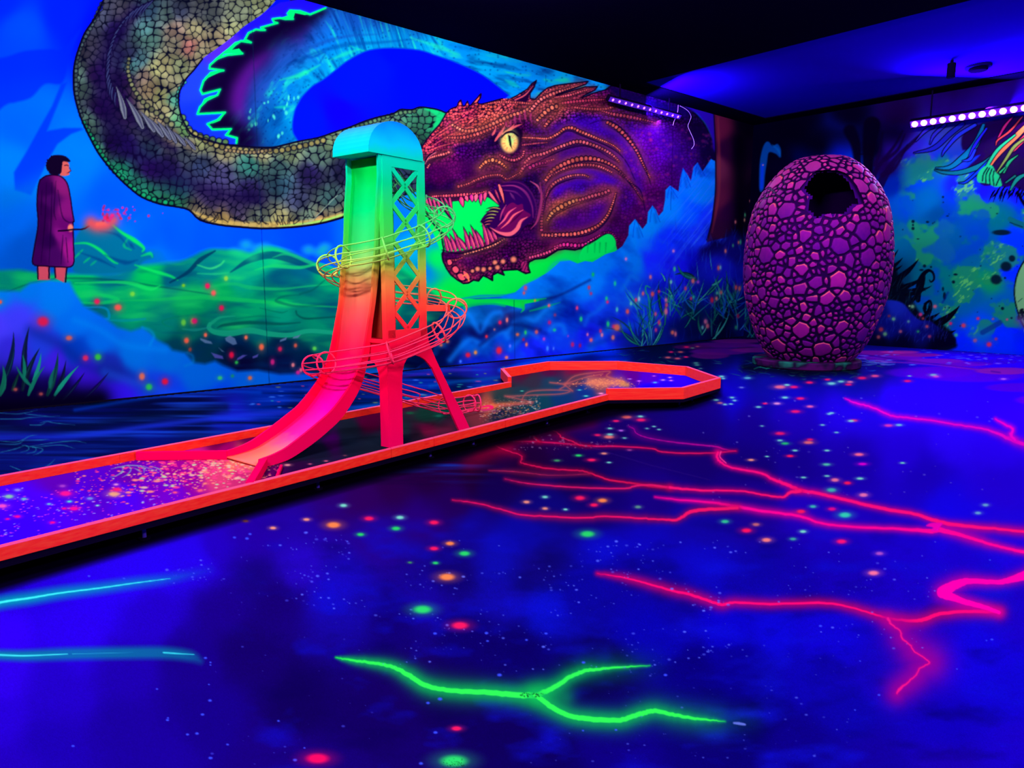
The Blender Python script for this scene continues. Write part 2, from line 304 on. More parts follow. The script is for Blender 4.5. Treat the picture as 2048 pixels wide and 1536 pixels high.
    c.mix(sl,m*inb*np.clip(t-.53,0,1)*2.2,(0,35,95)); c.mix(sl,m*inb*np.clip(.43-t,0,1)*2.6,(20,190,140))
    f1,f2,idr,_=voro(X/8,Y/8,77); c.mix(sl,m*inb*np.clip(.35-f1,0,1)*(idr>.72)*1.6,(0,30,90)); 
    for k in range(26):
        x=R.uniform(492,600);y=R.uniform(190,275); c.dot(x,y,R.uniform(1,2.6),(60,200,150),R.uniform(2,4),.7)
    for P,w,col in [([(500,200),(540,150),(600,105),(680,75),(760,68)],10,(10,60,130)),([(560,140),(620,110),(690,90),(760,85),(830,78)],9,(0,60,120)),([(550,215),(580,213)],6,(10,190,120)),([(700,92),(740,110),(690,120)],5,(10,190,120)),([(560,160),(600,150),(640,130)],9,(20,190,110)),([(600,100),(620,115),(650,105),(640,125)],4,(0,40,110)),([(820,75),(880,95),(920,110)],10,(20,190,140)),([(1010,160),(1040,175)],12,(10,180,150)),([(1110,160),(1140,163)],8,(20,200,130)),([(660,120),(690,108),(720,98)],9,(15,180,130))]:
        c.line(cat(P,5),[1,w,1],col,5,.6)
    c.glow(cat([(640,22),(600,38),(540,66),(500,98),(468,132),(445,172),(436,215),(448,250),(480,280)],6),[30,60,84,90,90,80,76,80,70],(6,0,30),.97,1.1)
    c.glow(cat([(560,96),(510,130),(482,175),(478,215),(490,250)],5),[20,34,40,36,20],(74,8,108),[0,.6,.7,.6,.1],1.3)
    # pure blue opening
    hole=[(595,281),(586,265),(585,245),(590,220),(600,200),(607,190),(625,172),(645,160),(665,145),(690,125),(715,110),(740,100),(780,96),(837,100),(875,112),(912,125),(965,150),(1018,190),(1040,215),(900,300),(800,300)]
    hf=c.field([(700,180,0,10,255),(850,200,0,5,255),(720,130,0,10,210),(620,240,0,10,240),(680,220,5,0,220),(760,130,0,10,230),(780,110,0,5,200),(900,150,0,5,250),(820,150,0,5,255)],eps=200)
    c.poly(cat(hole[:-3],4).tolist()+[(900,300),(760,300),(600,300)],hf,1.5)
    c.line(cat(hole[:18],4),3,(0,60,140),2,.7)
    # green fin frill
    fin=[(651,16),(637,22),(620,29),(600,22),(580,21),(575,27),(586,38),(572,38),(560,36),(545,38),(548,44),(555,46),(540,50),(522,55),(530,60),(520,60),(512,59),(497,66),(490,79),(502,85),(482,82),(470,90),(460,101),(485,107),(455,110),(435,117),(420,130),(419,137),(447,141),(422,145),(407,162),(401,180),(405,188),(440,179),(435,190),(414,200),(400,214),(395,228),(450,225),(435,240),(415,248),(425,259),(462,258),(452,270),(474,276),(473,286)]
    outer=[(640,-80),(597,0),(560,5),(520,30),(480,58),(440,85),(405,110),(380,145),(362,180),(358,210),(368,245),(390,272),(440,288),(472,288)]
    blu=c.field([(600,10,20,10,255),(450,85,60,30,240),(380,170,20,50,255),(390,240,10,40,255),(440,280,10,40,250),(500,60,20,10,255)],eps=200)
    c.poly(fin[::-1]+[(700,-10),(700,-170),(560,-170)]+outer[1:],blu,1.2)
    c.glow(fin,9,(0,170,130),.5,1.5); c.line(fin,3.6,(0,230,90),1.5)
    for P in [[(490,79),(502,85),(482,83),(470,92),(460,101),(478,97),(483,103),(485,107),(462,107),(448,108),(440,116),(422,128),(430,118),(445,105),(458,95),(470,84)],[(580,21),(600,22),(620,29),(635,24),(610,30),(590,26),(586,38),(576,33)],[(435,190),(414,200),(402,212),(408,198),(420,192)],[(436,238),(450,226),(440,241),(425,247)],[(558,37),(575,31),(586,38),(570,40)],[(455,270),(462,259),(458,268)],[(422,145),(447,141),(430,149),(415,156),(407,165),(410,155)]]:
        c.poly(P,(0,225,90),1.5)
    # ------- near loop of the serpent
    b1=[(210,-170),(207,0),(196,25),(186,42),(170,65),(160,90),(152,115),(148,135),(147,160),(149,190),(158,225),(168,250),(180,275),(196,305),(215,330),(240,358),(262,378),(285,395),(320,408),(350,413),(378,420),(400,440),(440,450),(480,454),(520,457),(560,456),(600,453),(640,447),(682,436),(740,415),(800,395),(850,370),(870,300),(882,262),(893,230),(888,224),(875,219),(860,216),(840,214),(825,219),(812,219),(800,219),(785,228),(760,233),(730,242),(700,254),(675,262),(637,275),(600,282),(560,292),(540,295),(500,294),(460,290),(430,285),(390,272),(375,258),(362,230),(357,200),(360,180),(372,158),(388,140),(405,118),(430,100),(460,78),(490,52),(520,32),(550,3),(600,-60),(620,-170)]
    bf=c.field([(200,40,60,70,90),(180,100,60,60,80),(165,170,70,110,90),(155,150,90,140,110),(190,150,45,15,85),(200,220,30,5,65),(180,240,70,120,90),(220,290,20,0,70),(200,300,60,150,100),(235,350,10,190,110),(280,390,10,190,100),(340,408,30,170,90),(230,60,20,10,60),(250,30,60,60,70),(300,20,30,60,80),(360,20,40,50,70),(420,30,70,85,80),(480,30,110,130,90),(470,60,150,165,95),(440,80,150,140,90),(390,60,150,150,90),(380,95,190,110,90),(350,60,130,110,85),(330,30,60,90,80),(400,105,150,150,95),(350,90,120,120,85),(360,130,130,150,90),(330,130,160,160,90),(290,60,60,120,110),(300,80,60,110,90),(310,140,170,180,95),(290,150,130,110,85),(280,120,60,120,120),(265,130,60,130,120),(300,180,150,130,80),(320,190,150,160,80),(340,170,140,140,90),(350,200,60,160,120),(330,220,140,140,80),(355,240,80,170,100),(370,260,110,190,90),(260,110,35,40,80),(250,160,30,10,60),(240,200,40,10,70),(260,230,40,20,70),(290,250,50,60,80),(320,260,60,70,80),(300,220,150,150,85),(320,240,170,150,90),(345,270,140,120,90),(380,290,130,120,90),(250,290,25,10,80),(300,300,30,60,80),(340,330,30,20,80),(300,340,40,10,90),(280,370,20,120,90),(350,380,20,90,90),(400,330,40,60,100),(370,310,60,80,95),(450,300,140,140,80),(400,285,150,170,90),(520,305,140,140,80),(580,305,110,140,85),(500,330,30,110,90),(440,350,60,60,110),(500,380,35,25,85),(560,370,30,70,85),(560,340,50,100,95),(620,350,30,20,80),(640,310,70,110,85),(650,280,110,150,90),(680,270,100,140,90),(690,340,30,30,80),(720,300,60,90,90),(420,400,60,50,90),(470,420,70,60,100),(400,425,130,120,80),(450,440,190,160,70),(520,430,90,110,85),(560,445,180,180,90),(620,430,110,150,110),(640,440,190,150,90),(600,400,50,60,95),(660,400,60,120,110),(670,430,150,150,100),(780,260,70,120,85),(840,240,40,130,85),(870,240,20,170,95),(885,235,10,190,100),(820,300,30,80,80),(780,350,30,40,80),(400,20,70,80,80),(520,10,130,150,90),(560,-60,110,120,90),(300,-60,60,70,80),(220,-60,60,60,80)],eps=60,p=2.0)
    n=fbm(c.X/45,c.Y/45,14,3)[...,None]; g_=bf.mean(-1,keepdims=True); bf=np.clip((bf*.8+.2*g_)*(.5+.7*n)*.9,0,1)
    sm_b1=cat(b1,3,True)
    c.scales(sm_b1,bf,13.5,(4,6,22),.10,1.5,seed=6,lift=.42,warp=22)
    # underside shading bands (painted)
    c.glow(cat([(270,20),(225,80),(205,150),(215,220),(255,290),(330,345),(430,385),(520,400)],5),[40,50,60,70,60,60,50,40],(14,2,52),.55)
    c.glow(cat([(240,110),(235,170),(255,220),(300,270),(350,300)],5),[30,34,34,30,20],(10,2,40),.6)
    # edge scales
    for P,w,col in [([(203,8),(184,50),(164,88),(153,125),(152,165),(155,200),(163,232)],9,(75,105,95)),([(168,245),(180,268),(200,302),(222,335),(248,360),(275,383),(310,400),(350,408)],[9,12],(20,190,105)),([(366,235),(376,255),(392,268),(430,280),(462,286)],13,(120,185,80)),([(380,262),(400,274),(430,290),(470,298),(540,303),(600,293),(650,280)],12,(165,160,80)),([(690,262),(730,248),(760,238),(790,228),(830,222)],9,(95,150,90)),([(258,118),(256,140),(262,165),(272,185),(290,208),(312,225),(335,242),(350,255)],[8,10,12,13],(140,150,90)),([(355,208),(358,180),(372,162)],8,(60,190,150)),([(540,300),(500,305),(450,300)],8,(170,150,90))]:
        c.beads(P,w,tuple(v*.8 for v in col),(4,6,22),1.5,al=.8)
    # belly rim
    c.line(cat([(385,424),(440,444),(520,450),(590,448),(640,441),(682,430)],5),[5,10,12,11,10,8],(190,165,75),5,.75)
    c.line(cat([(560,452),(640,443),(690,428)],5),[2,5,4],(120,210,80),3,.7)
    for k in range(22):
        x=R.uniform(400,680); y=446-abs(x-560)*.05; c.line([(x,y-14),(x+R.uniform(-10,8),y-4),(x+R.uniform(-14,14),y+4)],1.6,(8,6,22),1,.8)
    c.line(cat([(600,452),(625,440),(650,415),(675,390)],5),2,(120,150,120),1.5,.7)
    # smooth green nape
    c.poly(cat([(845,216),(860,216),(875,219),(890,226),(884,245),(862,262),(872,240),(868,228)],4,True),(10,175,90),4,.85)
    # outlines
    c.line(cat([p for p in b1[1:31]],3),4.2,(5,4,25),1.2); c.line(cat(b1[33:62],3),3.6,(5,4,25),1.2)
    # dorsal feathers
    for i in range(22):
        t=i/21; q=cat([(300,8),(262,28),(235,60),(220,95),(214,130),(215,165),(228,195)],8)[int(t*47)]
        a=[2.6,1.9][i%2]+t*.0-.5; c.blade(q[0]+6,q[1]-8,q[0]-20+24*t,q[1]+26,.12,7,(8,2,35),.9); c.blade(q[0]+5,q[1]-6,q[0]-17+22*t,q[1]+22,.12,3.4,(48,60,95),.75)
    for (x,y,x2,y2,w) in [(250,235,232,172,12),(285,255,252,196,12),(308,262,280,222,11),(325,272,296,235,10),(340,278,312,240,9),(352,285,330,248,8),(370,290,345,262,8),(390,298,365,272,7)]:
        c.blade(x,y,x2,y2,.06,w+3,(5,4,25)); c.blade(x,y,x2,y2,.06,w,(95,105,110),.95); c.blade(x,y,x2,y2,.1,w*.35,(30,30,60),.6)
    return c

def paint_clouds(c):
    R = np.random.RandomState(23)
    c.poly(cat([(1372,208),(1395,228),(1412,250),(1424,278),(1431,306),(1470,320),(1470,200)],3,True),(48,4,165),4,.95)
    # right side clouds
    cr = c.field([(1430,340,0,150,255),(1400,380,0,140,240),(1380,430,0,90,255),(1420,440,20,60,255),(1340,420,0,140,240),(1300,450,0,140,235),(1260,480,0,130,230),(1330,480,10,50,255),(1400,470,20,60,250),(1270,520,0,120,225),(1150,540,0,115,220),(1100,560,0,120,225),(1200,530,0,115,220),(1050,590,0,110,215),(1000,600,0,110,210),(1180,570,0,125,235),
        (1230,560,0,80,220),(1300,520,20,40,255),(1350,540,20,20,230),(1400,530,10,10,190),(1270,600,10,60,215),(1200,620,10,60,220),(1150,640,0,60,200),(1100,600,0,110,200),(1060,620,0,70,150),(1000,640,0,80,150),(960,640,0,70,140),(930,630,0,90,150),(900,650,0,40,100),(900,690,0,15,70),(960,670,5,10,70),(1010,640,30,20,90),(1040,660,0,60,140),(960,690,0,70,170),(940,700,0,85,190),(1000,690,0,70,200),(1060,690,20,40,240),(1120,680,10,60,220),
        (1180,670,20,30,230),(1250,680,15,30,225),(1100,720,20,30,245),(1000,720,20,40,225),(940,730,10,40,200),(1200,700,10,50,235),(1300,680,10,20,180),(1300,640,10,30,220),(1350,600,10,20,200),(1380,650,5,10,130),(1420,600,10,10,150),(1430,520,15,0,110),(1450,560,10,10,160),(1480,600,10,10,120),(1440,640,0,10,90),(880,720,0,10,60),(860,660,0,10,50)], warp=26, eps=120)
    P = [(640,880),(700,790),(760,765),(820,745),(862,715),(870,690),(868,655),(880,632),(905,618),(930,612),(960,606),(990,606),(1020,612),(1045,618),(1050,608),(1090,600),(1020,600),(970,602),(940,597),(1000,593),(1030,585),(1048,570),(1070,560),(1095,545),(1110,532),(1120,523),(1140,521),(1155,527),(1170,522),(1185,524),(1200,515),(1212,508),(1230,503),(1245,492),(1257,470),(1258,452),(1270,438),(1276,446),(1285,458),(1294,446),(1296,424),(1305,411),(1312,420),(1317,432),(1326,422),(1330,400),(1331,380),(1340,371),(1350,378),(1357,383),(1361,355),(1366,336),(1374,348),(1382,362),(1387,334),(1395,325),(1405,343),(1414,330),(1422,318),(1430,322),(1440,330),(1560,500),(1560,880)]
    c.poly(P, cr, 1.6, 1)
    sl,m = c.polym(P, 3); X=c.X[sl]; Y=c.Y[sl]
    t = fbm((X+Y*.3)/60, (Y-X*.35)/38, 12, 4)
    low = sm(560, 640, Y)
    c.mix(sl, m*np.clip(t-.52,0,1)*(1.5+.9*low), (0,10,120)); c.mix(sl, m*np.clip(.46-t,0,1)*1.6, (10,140,235))
    hair = fbm(X/3.2+Y*.25, Y/40, 21, 2); c.mix(sl, m*sm(1300,1400,X)*(1-sm(480,620,Y))*np.clip(hair-.5,0,1)*1.6, (60,140,255))
    # billowing edges
    for P,w,a in [([(1095,545),(1108,528),(1130,521),(1150,530)],7,.35),([(1045,575),(1070,560),(1095,552)],7,.3),([(925,625),(940,630),(950,650),(962,665),(975,640),(985,628),(1000,624)],11,.65),([(1000,640),(1010,625),(1040,617),(1080,612),(1120,600)],8,.3),([(900,720),(925,690),(945,678),(965,690),(985,672),(1005,665),(1015,675)],11,.6),
        ([(1015,665),(1030,640),(1050,635),(1070,640),(1090,620)],10,.6),([(1100,660),(1110,650),(1125,652),(1130,665)],10,.6),([(1020,700),(1040,680),(1055,665),(1075,675)],9,.4),([(1170,650),(1178,632),(1195,622),(1215,600)],9,.4),([(1245,580),(1255,562),(1262,552),(1275,558)],9,.5),([(1180,697),(1200,672),(1230,655),(1260,652)],16,.5)]:
        c.glow(cat(P,5), w*1.5, (10,125,225), a)
    for P,w in [([(895,700),(930,660),(960,672),(1000,650),(1040,632),(1100,600)],20),([(1080,600),(1120,590),(1180,560)],8),([(960,690),(1020,650),(1080,660)],12)]:
        c.glow(cat(P,5), w, (5,5,75), .45)
    # distant green slivers
    c.line(cat([(915,606),(960,602),(1010,600),(1045,602),(1092,597)],5), [10,8,5,6,1], (0,205,60), 3, .95)
    c.line(cat([(930,614),(950,608),(985,607),(1010,612)],5), [8,8,5,3], (0,190,70), 3, .8)
    c.line(cat([(1045,606),(1047,618),(1042,625)],4), [8,5,1], (10,200,60), 2, .8)
    c.line(cat([(1060,622),(1090,614),(1120,605)],5), [3,5,1], (0,170,90), 3, .7)
    c.line(cat([(920,598),(960,592),(1010,590),(1040,583)],5), [2,5,3,1], (0,110,180), 3, .7)
    # cloud spike outlines
    for x,y,h in [(1272,440,34),(1306,414,30),(1367,338,36),(1341,374,22),(1396,328,24)]:
        c.line(cat([(x-6,y+h),(x-4,y+h*.4),(x,y),(x+8,y+h*.55),(x+14,y+h)],4), 1.6, (0,50,170), 1.5, .55)
        c.glow([(x+3,y+h*.5),(x+6,y+h)], 9, (0,60,150), .35)
    # ------- tree trunk by the corner
    tr = c.field([(1436,260,110,25,60),(1440,400,100,25,60),(1432,330,120,40,70),(1455,300,50,0,50),(1460,420,45,0,55),(1480,300,15,0,30),(1490,420,12,0,30),(1500,250,5,0,20),(1520,400,3,0,18),(1430,470,50,10,50),(1470,500,12,0,40)], eps=80)
    c.poly([(1430,150),(1560,150),(1560,560),(1500,520),(1470,470),(1440,478),(1414,484),(1424,440),(1431,380),(1431,300),(1428,228)], tr, 3, 1)
    c.line(cat([(1428,228),(1431,300),(1431,380),(1424,440),(1414,480)],5), 2.5, (8,0,25), 2, .9)
    c.line(cat([(1436,235),(1438,300),(1438,380),(1431,430),(1424,465)],5), [2,5,4,4,1], (165,60,60), 4, .55)
    c.glow([(1480,280),(1480,460)], 40, (2,0,14), .8)
    bush = c.field([(1430,480,10,0,70),(1470,500,15,10,110),(1500,470,5,0,60),(1440,540,20,30,200),(1490,560,15,20,160),(1420,600,5,30,150),(1480,640,5,20,110),(1440,680,3,5,50),(1520,600,5,0,70),(1400,680,5,10,80)], eps=100, warp=20)
    c.poly(cat([(1400,500),(1415,492),(1428,478),(1445,485),(1455,468),(1475,462),(1490,470),(1510,440),(1560,430),(1560,880),(1380,880),(1370,700),(1380,600),(1395,540)],4,True), bush, 12, .9)
    for k in range(140):
        x=R.uniform(1290,1500); y=R.uniform(460,690)
        c.blade(x,y,x+R.uniform(-6,10),y-R.uniform(12,40),R.uniform(-.3,.3),1.8,(30,R.randint(50,120),R.randint(210,255)),.28)
    # ferns and grass
    G=(10,110,90); D=(3,50,50); L=(60,200,160); B=(40,120,240)
    c.glow([(1260,690),(1320,670),(1390,640),(1450,620)], 60, (2,25,70), .5); c.glow([(1455,610),(1450,640)],50,(0,15,35),.8); c.glow([(1375,610),(1390,625)],40,(0,45,50),.7)
    for (x,y,x2,y2,b,w,col) in [(1275,690,1221,633,.28,3,D),(1275,690,1208,656,.25,3,D),(1278,690,1240,640,-.35,4,G),(1280,692,1260,640,-.2,3,G),(1283,692,1283,625,.1,3,L),(1285,692,1300,660,.1,2,B),(1300,690,1304,580,-.06,3,G),(1302,690,1288,600,.1,2,B),(1304,688,1312,620,-.1,2,B),(1306,690,1325,650,.1,3,L),(1310,690,1330,640,.12,3,G),(1296,690,1275,640,.15,2,L),
        (1325,630,1318,560,-.1,5,D),(1325,630,1336,552,.18,4,G),(1330,650,1332,575,.02,3,G),(1345,600,1330,575,.3,3,L),(1345,600,1360,578,-.2,3,G),(1392,560,1348,550,.35,7,D),(1390,556,1355,528,-.4,7,G),(1330,562,1320,545,.2,3,L),
        (1390,640,1370,618,-.1,4,G),(1390,610,1408,560,.05,3,L),(1393,605,1425,570,.1,3,L),(1390,605,1380,565,-.1,3,G),(1388,610,1370,600,.2,3,G),(1386,625,1360,640,.2,4,G),(1392,612,1420,595,-.25,3,L),(1370,655,1385,610,.2,3,G),
        (1415,590,1445,555,.1,4,G),(1420,580,1438,548,.1,4,G),(1425,570,1445,555,.2,5,L),(1430,680,1445,640,-.1,3,L),(1424,680,1460,620,.15,4,L),(1430,640,1428,575,.02,3,G),(1455,605,1452,540,.05,5,G),(1458,605,1475,570,.1,5,G),(1460,605,1490,592,.1,4,L),(1455,600,1432,588,-.1,4,D),(1450,610,1425,650,.15,4,G),(1405,670,1398,630,-.2,5,G),(1403,670,1415,640,.2,3,L),(1480,660,1505,620,.1,3,B),(1475,660,1470,625,.1,2,B),(1440,600,1432,560,.1,3,L),(1396,560,1392,520,.05,2,B),(1424,540,1420,500,-.05,2,B)]:
        c.blade(x,y,x2,y2,b,w+1.6,(2,15,35),.6); c.blade(x,y,x2,y2,b,w,col,.9); c.blade(x,y,x2,y2,b,1.0,(80,215,190),.6)
    for k in range(150):
        cx=R.choice([1282,1303,1345,1388,1450,1425,1470,1360]); y=R.uniform(600,690) if cx<1310 or cx==1425 else R.uniform(590,640)
        c.blade(cx+R.uniform(-6,6),y,cx+R.uniform(-42,42),y-R.uniform(18,60),R.uniform(-.3,.3),2.6,[(8,110,90),(20,90,210),(40,180,150),(3,40,70)][R.randint(4)],.65)
    c.line(cat([(1300,575),(1292,572),(1292,585),(1297,595),(1302,640)],4), [2,3,3,2], (20,170,110), 1, .8)
    for P in [[(1180,690),(1260,672),(1330,690),(1400,672)]]: c.glow(cat(P,4), 14, (0,40,120), .3)
def paint_dragon(c):
    R = np.random.RandomState(11)
    K=(12,0,28)
    head=[(838,300),(846,290),(862,268),(880,248),(893,226),(903,217),(914,213),(916,206),(922,200),(925,211),(930,211),(935,202),(939,212),(946,205),(955,195),(962,187),(961,196),(955,205),(962,208),(975,205),(990,201),(1005,197),(1022,197),(1036,190),(1055,178),(1063,168),(1073,161),(1068,175),(1060,187),(1060,197),(1070,199),(1082,186),(1095,176),(1110,171),(1140,167),(1176,163),(1172,168),(1145,178),(1115,188),(1112,191),(1135,184),(1170,174),(1195,173),(1190,180),(1168,191),(1163,196),(1185,187),(1210,180),(1222,172),(1240,172),(1330,200),(1372,213),(1392,228),(1410,250),(1424,280),(1431,305),(1436,340),(1420,400),(1330,480),(1240,520),(1232,490),(1232,480),(1226,470),(1212,468),(1195,478),(1180,485),(1165,495),(1150,500),(1130,498),(1115,500),(1100,510),(1090,516),(1070,518),(1058,524),(1056,532),(1060,545),(1051,547),(1035,539),(1015,540),(1004,541),(1008,550),(995,545),(985,550),(985,561),(975,555),(966,551),(957,562),(947,560),(937,566),(927,567),(915,560),(902,550),(893,537),(886,522),(884,508),(888,500),(885,485),(882,465),(860,440),(838,395)]
    hf=c.field([(850,290,190,50,60),(880,260,200,60,65),(905,230,215,70,75),(900,250,160,30,90),(940,225,170,40,70),(980,215,210,80,65),(1030,205,200,70,70),(940,250,190,60,60),(920,270,180,60,60),(960,245,200,80,60),(1000,235,190,80,65),(880,285,90,10,50),(860,300,150,40,60),(850,320,50,0,50),(855,350,45,0,50),(900,330,110,10,80),(880,350,70,0,60),(930,300,60,0,90),(960,320,50,0,90),(940,350,60,0,70),(990,275,30,0,60),(980,300,80,10,90),(975,325,150,60,60),(995,330,110,30,70),(1020,300,60,0,60),(1060,290,80,10,80),(860,380,15,0,40),(900,378,25,0,50),(950,370,60,0,60),(1000,360,40,0,80),(1010,355,20,0,60),
        (1040,230,110,20,80),(1060,210,170,50,80),(1080,215,190,70,75),(1110,215,200,80,70),(1100,230,150,50,90),(1090,245,90,20,100),(1150,205,190,60,90),(1180,210,170,40,90),(1210,190,110,10,110),(1250,195,40,0,90),(1120,200,190,70,80),(1060,250,50,0,70),(1040,250,60,0,60),(1080,270,40,0,90),(1120,260,60,0,130),(1160,240,60,5,140),(1200,250,60,0,160),(1240,270,70,0,150),(1140,300,60,0,130),(1200,300,60,0,150),(1090,310,90,20,90),(1070,320,110,30,80),(1060,340,60,0,80),(1050,360,20,0,60),(1100,340,30,0,90),(1140,330,140,50,80),(1200,330,110,30,100),(1170,360,60,0,140),(1220,350,60,0,140),(1250,400,60,0,110),(1150,400,130,40,80),(1120,415,170,70,60),(1180,390,110,30,90),(1210,385,130,40,90),(1150,430,70,5,100),(1200,430,60,0,120),(1120,450,60,0,100),(1110,380,60,0,130),(1160,380,50,0,150),(1230,440,70,0,90),(1280,330,80,0,130),(1300,400,80,0,90),(1320,300,80,0,130),(1360,260,60,0,90),(1400,260,25,0,60),(1420,300,20,0,60),(1380,300,60,0,110),(1300,240,70,0,130),(1350,340,70,0,100),(1280,430,70,0,80),(1230,500,70,0,60),
        (1100,480,70,0,70),(1150,490,110,10,90),(1180,470,60,0,90),(1060,500,80,10,70),(1000,480,60,0,60),(1020,510,60,0,70),(960,490,70,0,60),(900,510,60,0,60),(940,520,60,5,60),(920,550,170,40,80),(900,540,120,20,60),(1000,530,90,20,60),(1050,540,120,20,80),(1050,450,60,0,60),(1080,440,50,0,70)],eps=60,p=2.1)
    n=fbm(c.X/26,c.Y/26,41,3)[...,None]; hf=np.clip(hf*(.65+.7*n),0,1)
    hp=np.array(head,float)
    c.scales(hp,hf,6.2,K,.15,1.2,seed=16,lift=.8,warp=8)
    # smooth patches (folds between ridges)
    sl,m=c.polym(hp,1.2); X=c.X[sl]; Y=c.Y[sl]; w=m*.62*sm(1060,1130,X)*sm(238,262,Y)+m*.45*(1-sm(930,1000,X))*sm(310,330,Y)
    c.mix(sl,np.clip(w,0,.66),hf[sl].astype(np.float32))
    for P,w,col,a in [([(880,345),(930,330),(970,345),(1000,365)],50,(45,0,60),.55),([(1120,262),(1180,245),(1230,262),(1265,300),(1290,340)],34,(55,0,165),.75),([(1110,290),(1170,275),(1220,295),(1255,330),(1280,380)],20,(55,0,140),.7),([(1100,330),(1150,305),(1210,318),(1255,360)],18,(50,0,120),.7),([(1105,370),(1140,348),(1190,345),(1225,365)],20,(55,0,170),.7),([(1110,385),(1150,365),(1200,362)],16,(60,0,180),.6),([(1130,445),(1180,445),(1215,415)],30,(60,0,110),.6),([(1290,250),(1340,300),(1370,350)],46,(60,0,120),.5),([(1390,260),(1415,300),(1420,340)],44,(18,0,45),.6),([(1330,390),(1290,420),(1270,430)],30,(60,0,85),.5),
        ([(980,290),(1000,272),(1030,262)],16,(12,0,35),.8),([(960,300),(990,300),(1005,300)],20,(15,0,45),.7),([(1035,300),(1070,292),(1110,285)],10,(15,0,50),.6),([(850,330),(870,318),(885,310)],12,(15,0,30),.8),([(1030,352),(1060,340),(1075,362)],16,(15,0,50),.9),([(850,385),(900,383),(950,380),(975,375)],12,(12,0,35),.8),([(1080,400),(1080,440),(1070,470)],20,(30,0,60),.5),([(1000,470),(1060,470),(1120,480),(1180,462)],26,(45,0,80),.5),([(905,300),(940,290),(980,285)],14,(20,0,60),.5),([(1060,262),(1085,255),(1110,262)],16,(35,0,80),.5)]:
        c.glow(cat(P,5),w,col,a)
    c.glow(cat([(1225,172),(1240,185),(1330,215),(1370,225)],4),30,(18,0,75),.85)
    # snout streaks
    for P in [[(850,285),(880,262),(915,240),(945,228)],[(860,292),(895,270),(930,255),(965,240)],[(905,225),(930,222),(950,215)],[(870,275),(900,255)],[(855,300),(880,290),(900,285)]]:
        c.line(cat(P,5),[1,2.4,1],(45,0,40),1.5,.75); c.line(cat([(x,y+3) for x,y in P],5),[1,3,1],(225,85,80),2,.6)
    # ridges of salmon scales
    S=(235,100,85); O=(240,120,85); P_=(215,70,120)
